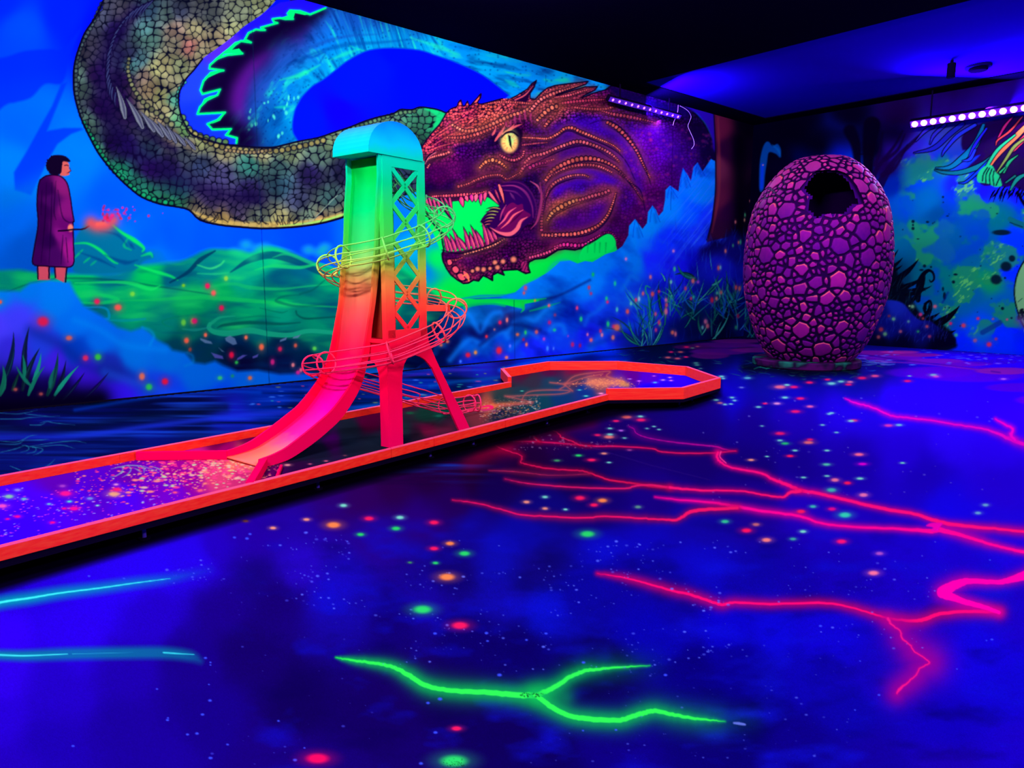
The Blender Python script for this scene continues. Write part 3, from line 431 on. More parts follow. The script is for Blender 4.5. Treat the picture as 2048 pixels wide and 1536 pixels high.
    for P,w,col,a in [([(1045,275),(1070,276),(1095,277),(1115,268),(1130,257),(1145,256),(1160,263),(1190,275),(1225,290),(1240,302)],[4,5,6,7,8,8,6,5,4],S,1),
        ([(1045,290),(1070,287),(1095,285)],[5,4],(200,70,90),.9),
        ([(1215,245),(1235,256),(1255,275),(1272,298),(1285,325),(1300,355)],[8,11,10,8,6,4],S,.95),
        ([(1050,325),(1065,312),(1085,308),(1105,300),(1130,290),(1155,283),(1180,288),(1205,298),(1225,310),(1240,325)],[7,9,8,8,9,9,8,7,5],(225,95,100),.95),
        ([(1060,332),(1085,325),(1110,318)],[6,7,5],(210,80,100),.9),
        ([(1092,360),(1105,342),(1125,330),(1150,320),(1180,317),(1210,324),(1235,338),(1250,355)],[8,10,11,12,11,9,7,5],S,1),([(1100,352),(1125,338),(1160,330),(1195,332),(1225,345)],[6,8,8,7,5],(225,90,90),.9),
        ([(1090,395),(1100,375),(1115,362),(1140,352),(1165,350),(1180,355)],[6,8,7,6,5],(220,95,95),.9),
        ([(1085,470),(1120,470),(1160,466),(1195,452),(1215,430),(1226,405),(1232,385)],[8,10,10,9,7,6,4],S,1),
        ([(1083,460),(1084,430),(1090,400),(1100,372)],[8,7,5,4],(190,60,90),.8),
        ([(1240,345),(1262,365),(1275,385),(1285,400)],[7,6,5,4],(190,70,90),.6),
        ([(905,250),(930,262),(960,258),(990,246),(1020,232),(1050,222),(1070,208)],[7,9,10,10,9,9],O,.9),([(895,275),(925,275),(955,268),(985,256),(1010,245)],[6,9,9,8,6],(220,90,75),.9),
        ([(970,208),(1000,204),(1035,205),(1070,208)],[5,6,6,5],(225,90,80),.9),
        ([(1060,222),(1080,200),(1105,188),(1135,178),(1160,170)],[8,9,9,6,3],(235,105,95),1),([(1110,195),(1140,190),(1165,182),(1185,177)],[5,7,6,3],(240,90,100),1),([(1120,207),(1150,203),(1190,200),(1215,199)],[7,8,7,4],(215,60,90),.9),([(1075,240),(1090,225),(1105,215),(1120,212)],[8,11,12,10],O,.95),([(1090,252),(1098,242),(1105,235)],[7,9,8],S,.9),
        ([(1150,215),(1180,218),(1210,218),(1230,212)],[6,7,7,5],(235,90,90),.9),([(1205,222),(1225,228),(1250,232),(1280,238),(1310,245)],[5,9,9,7,4],(225,80,95),.8),
        ([(960,335),(970,325),(985,320),(1000,325),(1012,335)],[6,9,10,8,5],(235,120,70),.95),([(1000,310),(1015,318),(1030,320),(1045,312),(1048,300)],[6,7,7,6,5],(210,80,90),.9),
        ([(1040,347),(1046,336),(1055,330),(1070,328)],[7,8,6,5],(235,90,100),.8),([(1060,335),(1075,328),(1095,325)],[10,8,6],(225,60,120),.7),
        ([(850,322),(862,315),(880,310),(892,307),(900,303)],[4,5,6,7,7],(225,95,85),.95),([(855,335),(860,328)],[5,4],S,.8),
        ([(917,373),(935,368),(952,360),(975,352),(1000,350),(1015,358),(1040,345)],[8,5,7,6,6,5,5],(205,80,75),.75),
        ([(865,393),(880,392),(905,391),(930,389),(955,387),(972,383)],[5,7,8,8,6,5],(215,75,85),.95),
        ([(930,507),(945,503),(965,497),(985,491),(1000,482),(1010,476)],[7,8,8,7,7,5],(240,130,95),1),([(895,520),(912,520),(925,515)],[5,6,5],(190,60,70),.8),
        ([(1110,494),(1130,489),(1150,491),(1170,489),(1185,479),(1200,470)],[7,10,10,9,7,5],(225,45,130),.95),([(1060,515),(1080,510),(1100,503),(1115,495)],[7,8,8,6],(225,70,110),.9),
        ([(1205,466),(1220,465),(1230,473),(1235,487)],[5,6,6,5],(130,20,90),.8),
        ([(1095,440),(1105,425),(1120,415),(1140,405),(1160,398)],[6,10,12,10,8],(240,135,75),.8),([(1160,400),(1185,392),(1210,385),(1222,378)],[8,9,9,8],(215,85,95),.8)]:
        wm=max(w) if hasattr(w,'__len__') else w
        if wm>6: c.glow(cat(P,5),wm*2.7,tuple(v*.55 for v in col),.55,1.3); c.line([(x+1,y+wm*.75) for x,y in cat(P,5)],[1,2.4,1],K,1.6,.6)
        c.beads(P,w,col,K,1.15,al=a)
    # spikes & horns
    for P in [[(917,212),(916,207),(922,201),(925,211)],[(931,211),(935,203),(939,212)],[(944,208),(955,196),(961,188),(960,197),(953,207)],[(930,252),(940,240),(952,232),(947,243)],[(950,240),(962,228),(972,222),(966,234)],[(985,225),(995,214),(1006,208),(1000,220)],[(1000,230),(1010,222),(1018,218),(1012,228)]]:
        c.poly(P,K,2); q=np.array(P,float); q=q.mean(0)+(q-q.mean(0))*.72; c.poly(q,(225,85,80),1.2)
    c.poly(cat([(1024,200),(1038,192),(1056,180),(1064,170),(1072,163),(1066,176),(1059,188),(1056,200),(1050,204),(1040,202)],3,True),(25,0,40),1.5); c.line(cat([(1030,200),(1050,190),(1066,172)],4),[3,3,1],(190,70,85),1.5)
    for (x,y,x2,y2,b) in [(1040,226,1044,248,.2),(1050,222,1055,244,.2),(1030,232,1033,250,.2),(1062,226,1064,248,.15),(1022,240,1024,254,.2),(1012,244,1016,256,.2)]: c.blade(x,y,x2,y2,b,4,(150,40,90),.8)
    # brow and eye
    c.poly(cat([(1000,272),(1010,258),(1030,255),(1045,262),(1042,285),(1030,300),(1015,302),(1003,290)],4,True),K,4,.9)
    for (x,y,x2,y2,b,w) in [(995,275,1010,250,.1,6),(985,270,992,254,.1,5),(1005,268,1030,246,.15,6),(1015,262,1046,248,-.1,6),(990,282,1000,262,.1,5)]: c.blade(x,y,x2,y2,b,w,(205,80,85),.9)
    c.dot(1019,285,15.5,(235,170,90),19,1,.2); c.dot(1018,280,12,(200,215,100),15,.8,.7); c.dot(1022,276,6,(130,220,120),8,.7,.8)
    for k in range(40):
        a=R.uniform(0,6.28); c.line([(1019+9*math.cos(a),285+11*math.sin(a)),(1019+15*math.cos(a),285+18*math.sin(a))],1.,(225,90,60),1,.5)
    c.poly([(1016,270),(1021,272),(1023,290),(1024,298),(1019,290)],(10,10,20),1.)
    c.line(cat([(1003,275),(1012,266),(1025,264),(1036,272)],4),[2,4,3],(12,0,28),1.5)
    # nostril
    c.line(cat([(848,335),(852,320),(862,308),(878,300)],5),[2,4,3,1],(12,0,25),1.5); c.line(cat([(850,328),(858,314),(872,304)],5),1.4,(200,100,120),1,.8)
    # folds outlines
    for P in [[(1180,247),(1210,240),(1235,250),(1262,280),(1285,320),(1302,370)],[(1110,275),(1135,262),(1165,272),(1220,295),(1250,320),(1270,360)],[(1050,335),(1090,316),(1140,296),(1180,294),(1230,322)],[(1090,370),(1110,345),(1150,326),(1200,324),(1240,345),(1265,375)],[(1088,405),(1110,372),(1150,356)],[(1087,465),(1130,474),(1180,468),(1218,435),(1234,385)],[(1250,360),(1280,380),(1290,420)]]:
        c.line(cat(P,6),[1,2.6,1.4],(14,0,40),1.5,.8)
    # mouth opening and green background behind
    gape=[(832,396),(860,398),(885,402),(905,403),(930,401),(950,398),(970,393),(985,398),(1000,405),(998,413),(980,418),(968,432),(960,444),(975,452),(990,455),(980,475),(960,492),(930,500),(895,505),(880,500),(868,470),(850,440),(832,430)]
    c.poly(gape,(0,215,75),2)
    # throat
    th=[(975,392),(990,378),(1010,366),(1035,360),(1055,372),(1068,395),(1070,420),(1066,440),(1050,452),(1040,462),(1020,472),(1000,474),(985,468),(975,455),(962,444),(968,432),(978,424),(988,418),(1000,412)]
    c.poly(cat(th,4,True),(38,0,62),2)
    for P,w,col in [([(1000,372),(1030,372),(1052,386),(1064,412),(1066,435)],5,(170,50,110)),([(1005,364),(1040,366),(1062,385),(1073,415),(1070,440)],3,(90,20,80)),([(1005,380),(1030,384),(1045,396)],4,(120,30,100)),([(1060,362),(1075,372),(1080,385)],4,(180,70,110)),([(1080,365),(1083,400),(1075,440),(1062,458)],6,(150,45,90)),([(1085,365),(1090,400),(1082,440)],3,(60,10,60)),([(1020,385),(1030,400)],5,(150,60,110))]:
        c.line(cat(P,6),[1,w,1],col,1.5,.9)
    c.dot(1040,410,24,(35,0,75),26,.7,.8)
    # tongue
    c.poly(cat([(1000,450),(1010,440),(1005,425),(1014,412),(1025,405),(1035,410),(1045,408),(1048,420),(1062,430),(1050,440),(1042,450),(1035,462),(1018,470),(1000,472),(985,462)],4,True),(90,5,70),1.5)
    for P,w,col in [([(996,452),(1008,440),(1018,425),(1032,415)],4,(225,80,110)),([(1002,457),(1016,445),(1028,430),(1046,420)],4,(230,90,100)),([(1012,410),(1004,425),(1000,440)],3,(170,50,100)),([(980,455),(1000,466),(1020,468),(1034,458),(1042,442),(1055,434)],8,(225,95,105)),([(975,450),(985,462),(1010,474),(1035,472),(1046,455)],3,(20,0,40)),([(1020,447),(1034,434),(1044,424)],3,(60,0,50))]:
        c.line(cat(P,6),[1,w,w,1],col,1.5,.95)
    for i in range(6): c.blade(1000-i*4,418+i*6,972-i*2,418+i*7,.2,5,K); c.blade(1000-i*4,418+i*6,975-i*2,418+i*7,.2,2.4,(190,190,90) if i<4 else (200,90,90),.8)
    # teeth
    def tooth(x,y,x2,y2,w,b=0.,col=(150,30,95)):
        c.blade(x,y,x2,y2,b,w+3,K); c.blade(x,y,x2+(x-x2)*.1,y2+(y-y2)*.1,b,w,col); c.blade(x+w*.22,y,x2+(x-x2)*.2,y2+(y-y2)*.2,b,w*.3,(240,100,100),.8)
    for a in [(850,394,862,425,5),(858,396,868,428,5),(866,396,876,432,5),(874,397,884,428,5),(899,396,906,425,5.5,.05),(880,396,908,446,8,.05,(40,0,50)),(889,396,900,415,4),(922,396,927,416,9,0,(225,40,110)),(932,393,936,404,7,0,(225,70,110)),(943,391,945,405,8,0,(200,30,130)),(953,390,951,405,8,.05,(235,90,120)),(962,389,962,412,8,.05,(170,20,120)),(971,386,969,404,7,.08,(215,60,110))]: tooth(*a)
    for a in [(978,384,1000,412,6,.04,(200,80,100)),(998,370,1010,412,6,-.04,(235,100,90)),(990,380,1003,410,5,0,(110,20,70))]: tooth(*a)
    for a in [(895,502,884,462,8,.12),(903,502,889,466,7,.1),(911,502,898,466,8,.08),(920,500,903,454,8,.08),(930,498,912,470,9,.05),(938,497,926,452,9,.06),(948,496,938,462,9,.02),(956,494,940,448,8,.08),(965,492,950,458,9,.05),(975,488,963,440,10,.08),(985,482,972,452,9,.06),(992,478,982,458,7,.05)]: tooth(*a,)
    c.line(cat([(884,500),(915,507),(950,500),(985,488),(1010,476)],5),[2,4,3,2],K,1.5,.8)
    # chin rocks
    for P in [[(903,535),(912,530),(920,540),(914,548),(906,545)],[(912,548),(924,545),(935,555),(928,563),(918,560)],[(893,520),(902,518),(905,528),(897,532)],[(925,538),(938,548),(942,558),(934,560),(926,550)]]:
        c.poly(cat(P,3,True),K,2); q=np.array(P,float); q=q.mean(0)+(q-q.mean(0))*.75; c.poly(cat(q,3,True),(220,75,90),1.2)
    c.line([(926,552),(934,548),(938,562)],3,(240,120,70),1.5)
    for (x,y,r) in [(990,525,4),(1006,523,4),(967,539,4),(995,535,4),(955,538,4),(1027,519,5),(980,537,3),(945,542,3)]: c.dot(x,y,r+1.5,K); c.dot(x,y,r,(230,125,90))
    c.poly([(1040,520),(1056,528),(1054,540),(1058,545),(1046,543)],(175,30,95),1.5,.8)
    for P in [[(1042,540),(1050,525)],[(1048,543),(1054,528)],[(1036,538),(1045,522)]]: c.line(P,1.2,K,1)
    # head outline
    c.line(cat(head[:22],2),3,K,1.2); c.line(head[22:50],2.6,K,1.2); c.line(cat(head[49:56],4),3,(8,0,25),2,.8)
    c.line(head[63:],3.2,K,1.2)
    # cheek vertical shadow & red specks on neck
    for k in range(240):
        x=R.uniform(1240,1425); y=R.uniform(200,440)
        if y<205+(x-1240)*.25+18: continue
        if x>1300 and y>460-(x-1260)*.85+60: continue
        c.dot(x,y,R.uniform(1.,3.2),(R.randint(110,190),R.randint(20,60),R.randint(90,130)),None,.32)
    # green throat highlight under the neck
    c.poly(cat([(1165,497),(1185,486),(1205,472),(1218,468),(1228,476),(1231,488),(1222,500),(1200,512),(1160,522)],3,True),(0,225,80),2)
    for x in (1176,1190,1200,1212): c.line([(x,486),(x-1,505)],[3,4,1],(0,150,60),3,.7)

def dots_left(c):
    D=[(86,643,14,(220,25,70),12),(138,676,8,(205,95,80),6),(171,716,7,(220,40,90),7),(196,714,8,(50,200,60),8),(284,753,7,(225,110,80),9),(330,763,8,(230,20,60),8),(298,774,8,(40,200,80),8),(194,603,7,(225,25,80),7),(236,615,9,(235,85,70),8),(265,588,6,(110,210,60),6),(367,571,4,(110,190,40),4),(385,642,5,(110,180,60),7),(389,642,7,(200,20,90),7),(367,645,6,(90,190,60),8),(415,572,6,(230,20,80),7),(427,586,6,(235,90,80),7),(443,616,6,(215,20,70),7),(452,557,5,(130,200,60),6),
       (373,681,6,(230,90,60),7),(411,670,4,(235,100,70),5),(492,675,4,(235,110,70),5),(463,710,6,(220,15,60),8),(380,699,4,(130,60,50),5),(473,725,4,(40,180,70),4),(523,694,6,(235,100,60),8),(560,698,5,(200,25,70),6),(591,691,4,(190,80,60),5),(629,697,5,(80,200,70),5),(545,724,5,(190,30,110),7),(586,730,4,(215,120,120),5),(596,745,5,(190,30,130),5),(440,756,6,(50,200,110),5),(465,752,4,(20,140,110),4),(500,756,5,(215,110,60),5),(602,740,4,(220,90,120),5),(0,604,5,(225,90,60),5),(31,779,5,(170,80,70),4),(82,788,5,(160,70,70),4),
       (1051,576,4,(190,70,90),6),(1048,586,3,(190,80,90),4),(1178,575,3,(190,50,90),5),(1182,587,3,(170,50,110),4),(1070,601,2,(200,130,60),3),(1098,611,3,(235,90,110),4),(1154,616,3,(220,60,120),5),(1110,630,3,(120,50,110),4),(1014,640,3,(230,120,110),6),(1000,645,4,(215,30,80),5),(1099,645,4,(170,30,120),5),(989,659,2.5,(140,90,110),3),(1162,638,3.5,(30,210,120),6),(1230,567,3,(20,200,150),6),(1213,597,3,(20,210,130),5),(1215,604,3,(220,40,120),4),(1186,549,3,(10,190,90),5),(1252,518,3,(200,120,190),4),(1301,554,3,(220,120,140),5),(1347,502,3,(210,130,200),4),
       (973,673,3,(220,40,60),4),(1035,669,4,(200,100,70),4),(1051,665,3,(40,200,90),5),(1073,664,4,(200,90,90),5),(1047,679,3,(150,20,90),4),(1053,689,3,(225,110,90),5),(1088,678,3,(190,60,190),4),(1109,660,4,(20,190,140),4),(1216,648,3.5,(30,210,120),7),(1228,653,5,(200,40,120),5),(1234,655,7,(230,110,80),8),(1201,662,3,(200,40,110),5),(1204,670,3,(230,130,150),5),(1226,675,4,(220,120,110),6),(1145,689,4,(190,30,110),6),(1160,691,3,(150,20,110),5),(1182,680,4,(235,100,110),5),(1175,669,2.5,(210,110,170),4),(1136,672,2,(120,60,200),3),
       (888,680,3.5,(30,160,80),5),(882,690,4,(190,95,70),4),(895,683,4,(200,100,70),4),(936,710,6,(225,25,60),6),(951,705,4,(225,140,60),5),(998,701,7,(235,30,60),9),(1013,715,4,(235,120,100),4),(921,723,3,(60,120,240),4),(1020,692,2.5,(100,120,255),4),(1095,697,3,(60,140,240),6),(1107,697,2,(70,120,240),4),(1345,710-45,4,(240,120,90),5),(1351,668,3,(230,120,140),6),(1312,660,3,(200,60,130),5),(1320,648,3,(40,190,120),6),(1318,645,3,(220,60,110),6),
       (1278,598,3,(150,220,230),6),(1272,600,3,(235,60,110),5),(1286,587,3,(220,100,120),5),(1305,588,4,(225,80,90),6),(1255,623,4,(235,90,90),6),(1262,607,3,(100,210,190),5),(1234,619,3,(70,200,190),6),(1318,583,2.5,(220,40,110),4),(1332,600,3,(220,120,170),5),(1349,538,3,(60,200,150),6),(1342,564,3,(110,220,170),5),(1386,562,4,(240,130,110),6),(1396,564,3,(170,90,200),4),(1371,577,3,(210,70,120),5),(1387,594,3,(40,210,170),4),(1382,597,2.5,(220,70,120),4),(1437,536,3,(235,110,100),6),(1441,535,2,(120,220,200),5),(1424,600,4,(235,40,80),7),(1433,597,3,(240,150,120),5),(1442,585,3,(210,120,110),5),(1434,586,3,(80,210,150),4),(1476,632,3,(190,30,90),5),(1411,643,4,(235,130,160),6),(1415,652,4,(230,120,130),6),(1405,655,3,(120,220,200),5),(1332,623,4,(235,120,150),8),(1311,628,3,(210,90,130),5),(1333,610,3,(220,70,120),5),(1451,502,2.5,(230,130,110),5),(1466,491,2,(60,170,120),4),(1477,485,2,(220,120,90),4),(1481,484,2,(60,190,120),6),(1472,575,3,(235,90,90),6),(1479,577,3,(230,120,100),6),(1491,655,3,(40,170,120),5),(1472,655,3,(50,180,120),5),
       (1471,444,2,(230,130,110),4),(1490,430,1.5,(80,200,120),5),(1489,440,1.5,(200,150,110),4),(1506,345,1.5,(220,130,120),3),(1515,292,1.5,(220,130,120),3),(1500,402,1.5,(220,130,120),3)]
    for x,y,r,col,ry in D: c.dot(x,y,r*1.1,col,ry*1.1,.25,.8); c.dot(x,y,r*.66,col,ry*.66,.95,.5)
    # panel seams
    c.line([(499,-60),(505.7,91),(514.5,290),(525.7,515),(537.5,745),(541,800)],1.3,(2,20,50),1,.65)
    c.line([(1028,600),(1030,735)],1.,(2,10,60),1,.55); c.line([(1347,228),(1344,330),(1341,420)],1.,(10,0,40),1,.5)
    c.line([(1092,150),(1092,170)],1.,(2,30,60),1,.5)
# ---------------------------------------------------------------- right wall mural
def paint_right():
    c = Canvas(1440, 60, 2420, 860)
    R = np.random.RandomState(5)
    bg=c.field([(1480,300,3,0,18),(1800,232,24,0,50),(1900,214,34,0,95),(2000,200,34,0,100),(2100,190,34,0,100),(1900,170,30,0,80),(1700,220,4,0,22),(1600,225,3,0,18),(1500,420,3,0,18),(1530,290,2,0,16),(1530,370,2,0,16),(1550,300,2,0,18),(1560,330,3,0,22),(1590,250,2,0,16),(1620,300,0,5,60),(1670,300,5,30,170),(1690,280,10,30,150),(1700,320,0,50,170),(1720,330,0,60,180),(1740,300,2,0,20),(1760,330,25,0,60),(1800,260,30,0,90),(1790,300,40,10,120),(1830,290,50,40,170),(1860,300,60,60,190),(1900,290,60,80,150),(1880,330,10,120,150),(1830,350,0,80,200),(1780,370,0,40,140),(1800,400,0,90,170),(1850,400,0,110,160),(1880,440,0,80,130),(1920,370,20,30,250),(1960,380,20,20,255),(1990,330,10,30,240),(1860,480,0,110,130),(1900,480,0,150,80),(1950,420,0,130,110),(1930,520,0,110,140),(1960,480,0,100,150),(2000,440,0,120,120),(2030,480,0,60,240),(2020,540,0,50,255),(1980,560,10,170,90),(1940,590,0,110,150),(1900,560,0,130,110),(1880,600,0,110,130),(2000,620,0,110,170),(1960,660,0,90,230),(2000,680,0,50,250),(2048,680,0,30,255),(1920,690,0,40,250),(1880,650,0,90,150),(1850,560,0,110,110),(2048,380,20,20,255),(2100,500,0,60,240),(2250,400,0,80,200),(2300,600,0,60,240),(1700,500,0,40,110),(1620,500,5,5,60),(1790,560,0,60,80),(1800,480,0,110,130),(1500,560,5,10,90),(1500,640,5,10,70)],eps=120,warp=24)
    c.A[:]=bg
    t=fbm(c.X/42,c.Y/42,51,5); m=sm(1780,1830,c.X)*(1-sm(640,700,c.Y))*sm(250,330,c.Y)
    c.mix((slice(0,c.h),slice(0,c.w)),(m*sm(.5,.62,t)*.75).astype(np.float32),(30,165,80))
    c.mix((slice(0,c.h),slice(0,c.w)),(m*sm(.5,.62,fbm(c.X/50,c.Y/50,61,4))*.55).astype(np.float32),(0,60,190))
    f=fbm((c.X+c.Y)/5,(c.Y-c.X)/14,71,3); g=fbm(c.X/60,c.Y/60,52,3); c.mix((slice(0,c.h),slice(0,c.w)),(m*sm(.5,.6,t)*sm(.56,.66,f)*sm(.45,.6,g)*.7).astype(np.float32),(110,230,90))
    # trees
    T=(6,0,18)
    c.poly(cat([(1640,260),(1760,240),(1745,330),(1752,400),(1760,440),(1720,440),(1715,330),(1700,300)],3),(3,0,16),4,.0)
    c.line(cat([(1700,262),(1712,290),(1716,330),(1722,370)],4),[26,20,14,12],T,6,.95); c.line(cat([(1744,250),(1737,300),(1736,345),(1738,380),(1745,430)],4),[34,24,20,20,26],T,5,.95)
    c.line([(1714,308),(1732,309)],2,T,2,.9); c.line([(1705,322),(1716,324)],2,T,2,.8)
    for P,w in [([(1742,400),(1765,360),(1790,320),(1830,280),(1850,262)],[24,16,10,7,3]),([(1745,370),(1752,340),(1775,310),(1790,290),(1805,262)],[10,9,7,5,3]),([(1765,350),(1790,335),(1815,290)],[10,7,3]),([(1750,330),(1760,300),(1765,265)],[8,5,3]),([(1770,320),(1795,300),(1810,268)],[8,6,2])]:
        c.line(cat(P,5),w,(20,0,45),3,.85)
    c.glow([(1640,270),(1790,265)],70,(3,0,20),.75); c.glow([(1560,260),(1640,290)],70,(2,0,14),.9)
    c.poly(cat([(1519,380),(1519,330),(1524,300),(1531,285),(1538,284),(1545,292),(1555,288),(1562,300),(1560,315),(1552,308),(1538,305),(1534,325),(1530,350),(1527,378)],4,True),(0,85,140),3,.85)
    c.glow([(1525,330),(1523,375)],9,(0,60,200),.8); c.line(cat([(1545,290),(1556,300),(1562,314)],4),[2,5,1],(0,110,150),3,.6)
    # bushes behind the egg
    bu=c.field([(1500,480,10,10,100),(1530,470,10,10,80),(1500,520,15,25,150),(1480,600,10,25,130),(1560,600,3,5,50),(1500,680,3,5,50),(1700,600,3,5,50)],eps=100,warp=20)
    c.poly(cat([(1440,470),(1475,462),(1500,455),(1520,445),(1545,470),(1560,560),(1600,720),(1440,760)],4,True),bu,14,.9)
    for k in range(70):
        x=R.uniform(1460,1530);y=R.uniform(480,680); c.blade(x,y,x+R.uniform(-18,22),y-R.uniform(15,45),R.uniform(-.3,.3),2.4,[(10,100,80),(30,80,220),(20,60,140)][R.randint(3)],.5)
    # dark fern bank right of the egg
    D=(3,6,20)
    for k in range(120):
        x=R.uniform(1485,1560);y=R.uniform(560,690); c.blade(x,y,x+R.uniform(-26,26),y-R.uniform(18,55),R.uniform(-.3,.3),2.6,[(15,120,80),(6,60,50),(30,150,120),(30,70,200)][R.randint(4)],.6)
    c.poly(cat([(1760,500),(1775,505),(1790,530),(1800,560),(1820,580),(1830,610),(1845,630),(1870,640),(1900,660),(1910,680),(1900,700),(1760,720),(1700,700),(1740,560)],4,True),D,6,.93)
    for (x,y,x2,y2,b,w) in [(1770,530,1797,498,.1,7),(1775,540,1806,515,.1,8),(1780,545,1805,530,.1,6),(1790,560,1838,517,.12,12),(1800,575,1848,552,.16,10),(1810,590,1864,571,.1,8),(1826,600,1850,540,.18,12),(1850,625,1858,600,-.3,8),(1840,640,1858,602,.35,9),(1865,650,1920,610,.18,16),(1870,670,1912,660,.15,12),(1820,580,1860,575,.05,7),(1780,580,1815,540,.1,10),(1850,640,1880,625,.1,8)]:
        c.blade(x,y,x2,y2,b,w,D)
    c.line(cat([(1836,600),(1838,570),(1846,550),(1857,541),(1866,546),(1868,558),(1862,564),(1859,560)],5),[10,12,8,5,4,3,2],D,1.2)
    c.line(cat([(1850,608),(1860,602),(1863,615),(1858,635)],5),[5,4,3],D,1.2)
    for k in range(40):
        x=R.uniform(1765,1830);y=R.uniform(570,660); c.blade(x,y,x+R.uniform(-4,22),y-R.uniform(15,45),R.uniform(-.2,.2),1.3,(20,80,80),.45)
    ms=c.field([(1760,620,10,20,110),(1790,610,25,50,170),(1830,640,20,30,150),(1780,660,10,20,120),(1850,660,10,15,100),(1800,690,3,0,40),(1880,690,3,0,30),(1760,690,3,0,40)],eps=60)
    c.poly(cat([(1740,640),(1756,606),(1780,600),(1805,606),(1822,625),(1840,640),(1860,642),(1880,656),(1905,670),(1912,680),(1900,692),(1820,704),(1740,706)],4,True),ms,4,.95)
    for k in range(70):
        x=R.uniform(1760,1895);y=R.uniform(630,686); c.blade(x,y,x+R.uniform(2,14),y-R.uniform(8,28),-.2,1.2,(50,80,180),.45)
    # floating pebbles
    for (x,y,rx,ry) in [(2003,465,17,5),(1992,525,0,0),(2012,533,10,9),(2024,517,6,6),(1992,559,10,9),(2010,556,2,2),(1911,549,4,2),(1907,564,3,3),(1886,578,2,4),(1889,592,3,7),(1849,532,3,3),(1843,540,4,2),(1862,534,2,2),(1826,443,3,3),(1826,450,2,2),(1826,457,3,3),(1855,444,3,2),(1886,394,2,2),(2005,617,3,3),(2023,636,2,2),(1851,577,2,2),(1895,432,3,1),(1898,428,1,1),(1836,478,3,1),(1994,427,2,1)]:
        if rx: c.dot(x,y,rx,(4,28,40),ry,.95,.25)
    c.line([(2020,438),(2032,446),(2050,452)],[10,14,14],(10,110,100),2,.95); c.line([(2020,445),(2045,454)],2,(0,30,50),1,.8)
    for k in range(30):
        c.dot(R.uniform(1780,2048),R.uniform(380,660),R.uniform(.6,1.6),(4,28,50),None,.7)
    for P,w in [([(1896,585),(1888,600),(1885,605)],4),([(1965,665),(2000,645)],10)]: c.line(P,w,(5,20,120),3,.5)
    # claws / strands at the top right
    shade=[(1930,262),(1990,240),(2100,225),(2420,200),(2420,420),(2100,400),(2060,385),(2040,380),(2025,372),(2010,375),(1990,370),(1968,372),(1955,360),(1950,345),(1958,330),(1930,340),(1960,310),(1935,320),(1950,295),(1925,300)]
    c.poly(cat(shade,3,True),(26,0,48),4,.92)
    K=(3,3,22)
    for P,w,col in [([(1866,254),(1850,262),(1832,282)],[5,6,1],(60,50,200)),([(1890,250),(1868,270),(1860,288)],[5,6,1],(50,50,190)),([(1925,248),(1900,268),(1868,296),(1828,306)],[8,9,8,1],(30,40,170)),([(1950,250),(1915,272),(1890,300),(1884,312)],[6,7,5,1],(40,60,210)),([(1967,250),(1950,290),(1920,320),(1898,335),(1872,336)],[5,12,10,7,1],(10,130,150)),([(1973,257),(1950,290),(1935,320)],[3,5,1],(40,40,240)),
        ([(2006,290),(1985,315),(1960,332),(1920,345),(1888,345),(1870,340)],[2,10,10,8,5,1],(10,120,120)),([(1950,300),(1940,318),(1925,322)],[4,6,1],(30,60,230)),([(2048,262),(2010,290),(1975,325),(1935,362),(1918,366)],[4,6,5,4,1],(10,60,200)),
        ([(2025,234),(2008,255),(1992,285)],[2,5,1],(225,40,110)),([(2045,233),(2020,262),(1996,280),(1992,290)],[2,4,3,1],(200,60,60)),([(2060,245),(2035,270),(2005,300),(1985,325),(1965,360)],[8,10,8,5,1],(215,110,60)),([(2070,255),(2040,285),(2028,300),(2022,304)],[8,10,5,1],(225,50,80)),([(2060,270),(2030,292),(2012,318),(1990,350)],[3,6,5,1],(120,150,60)),([(2030,270),(1995,300),(1970,340),(1962,360)],[3,6,5,1],(30,190,110)),
        ([(2036,310),(2018,325),(2008,345)],[1,6,3],(30,170,90)),([(2010,335),(2000,345)],[2,4],(30,190,90)),([(2060,345),(2035,358),(2018,385)],[3,8,2],(20,150,110)),([(2030,352),(2012,365)],[4,3],(20,120,90))]:
        p=cat(P,5); c.line(p,[x+3.5 for x in w],K,1.2,.9); c.line(p,w,col,1.3,.95)
    c.poly(cat([(1954,352),(1962,338),(1975,330),(1985,332),(1992,345),(1998,350),(2002,362),(2003,372),(1990,374),(1978,368),(1966,366),(1956,364)],4,True),(25,190,100),1.5)
    for P in [[(1965,362),(1967,348),(1975,335)],[(1972,366),(1972,350),(1979,336)],[(1980,369),(1979,352),(1984,338)],[(1988,371),(1986,355),(1988,342)],[(1992,371),(1998,358),(2004,346)]]: c.line(cat(P,4),2.4,(3,20,30),1)
    for k in range(16):
        x=1990+k*5; c.blade(x,372+R.uniform(0,14),x-R.uniform(2,14),392+R.uniform(0,16),.1,4,K)
    c.line(cat([(2035,385),(2050,410),(2070,420)],4),6,K,1.5)
    # rounded green creature at the frame edge
    c.poly(cat([(2070,500),(2050,520),(2036,545),(2029,575),(2030,600),(2036,625),(2045,648),(2070,690),(2200,700),(2260,600),(2200,490)],5,True),(120,200,110),2)
    c.line(cat([(2070,500),(2050,520),(2036,545),(2029,575),(2030,600),(2036,625),(2045,648),(2070,690)],5),3,(5,20,25),1.2)
    for k in range(50): c.dot(R.uniform(2036,2060),R.uniform(615,640),R.uniform(1,2.4),(10,20,25))
    c.glow([(2040,640),(2100,680)],26,(110,80,130),.7); c.line([(2036,604),(2044,597)],1.2,(20,80,60),1)
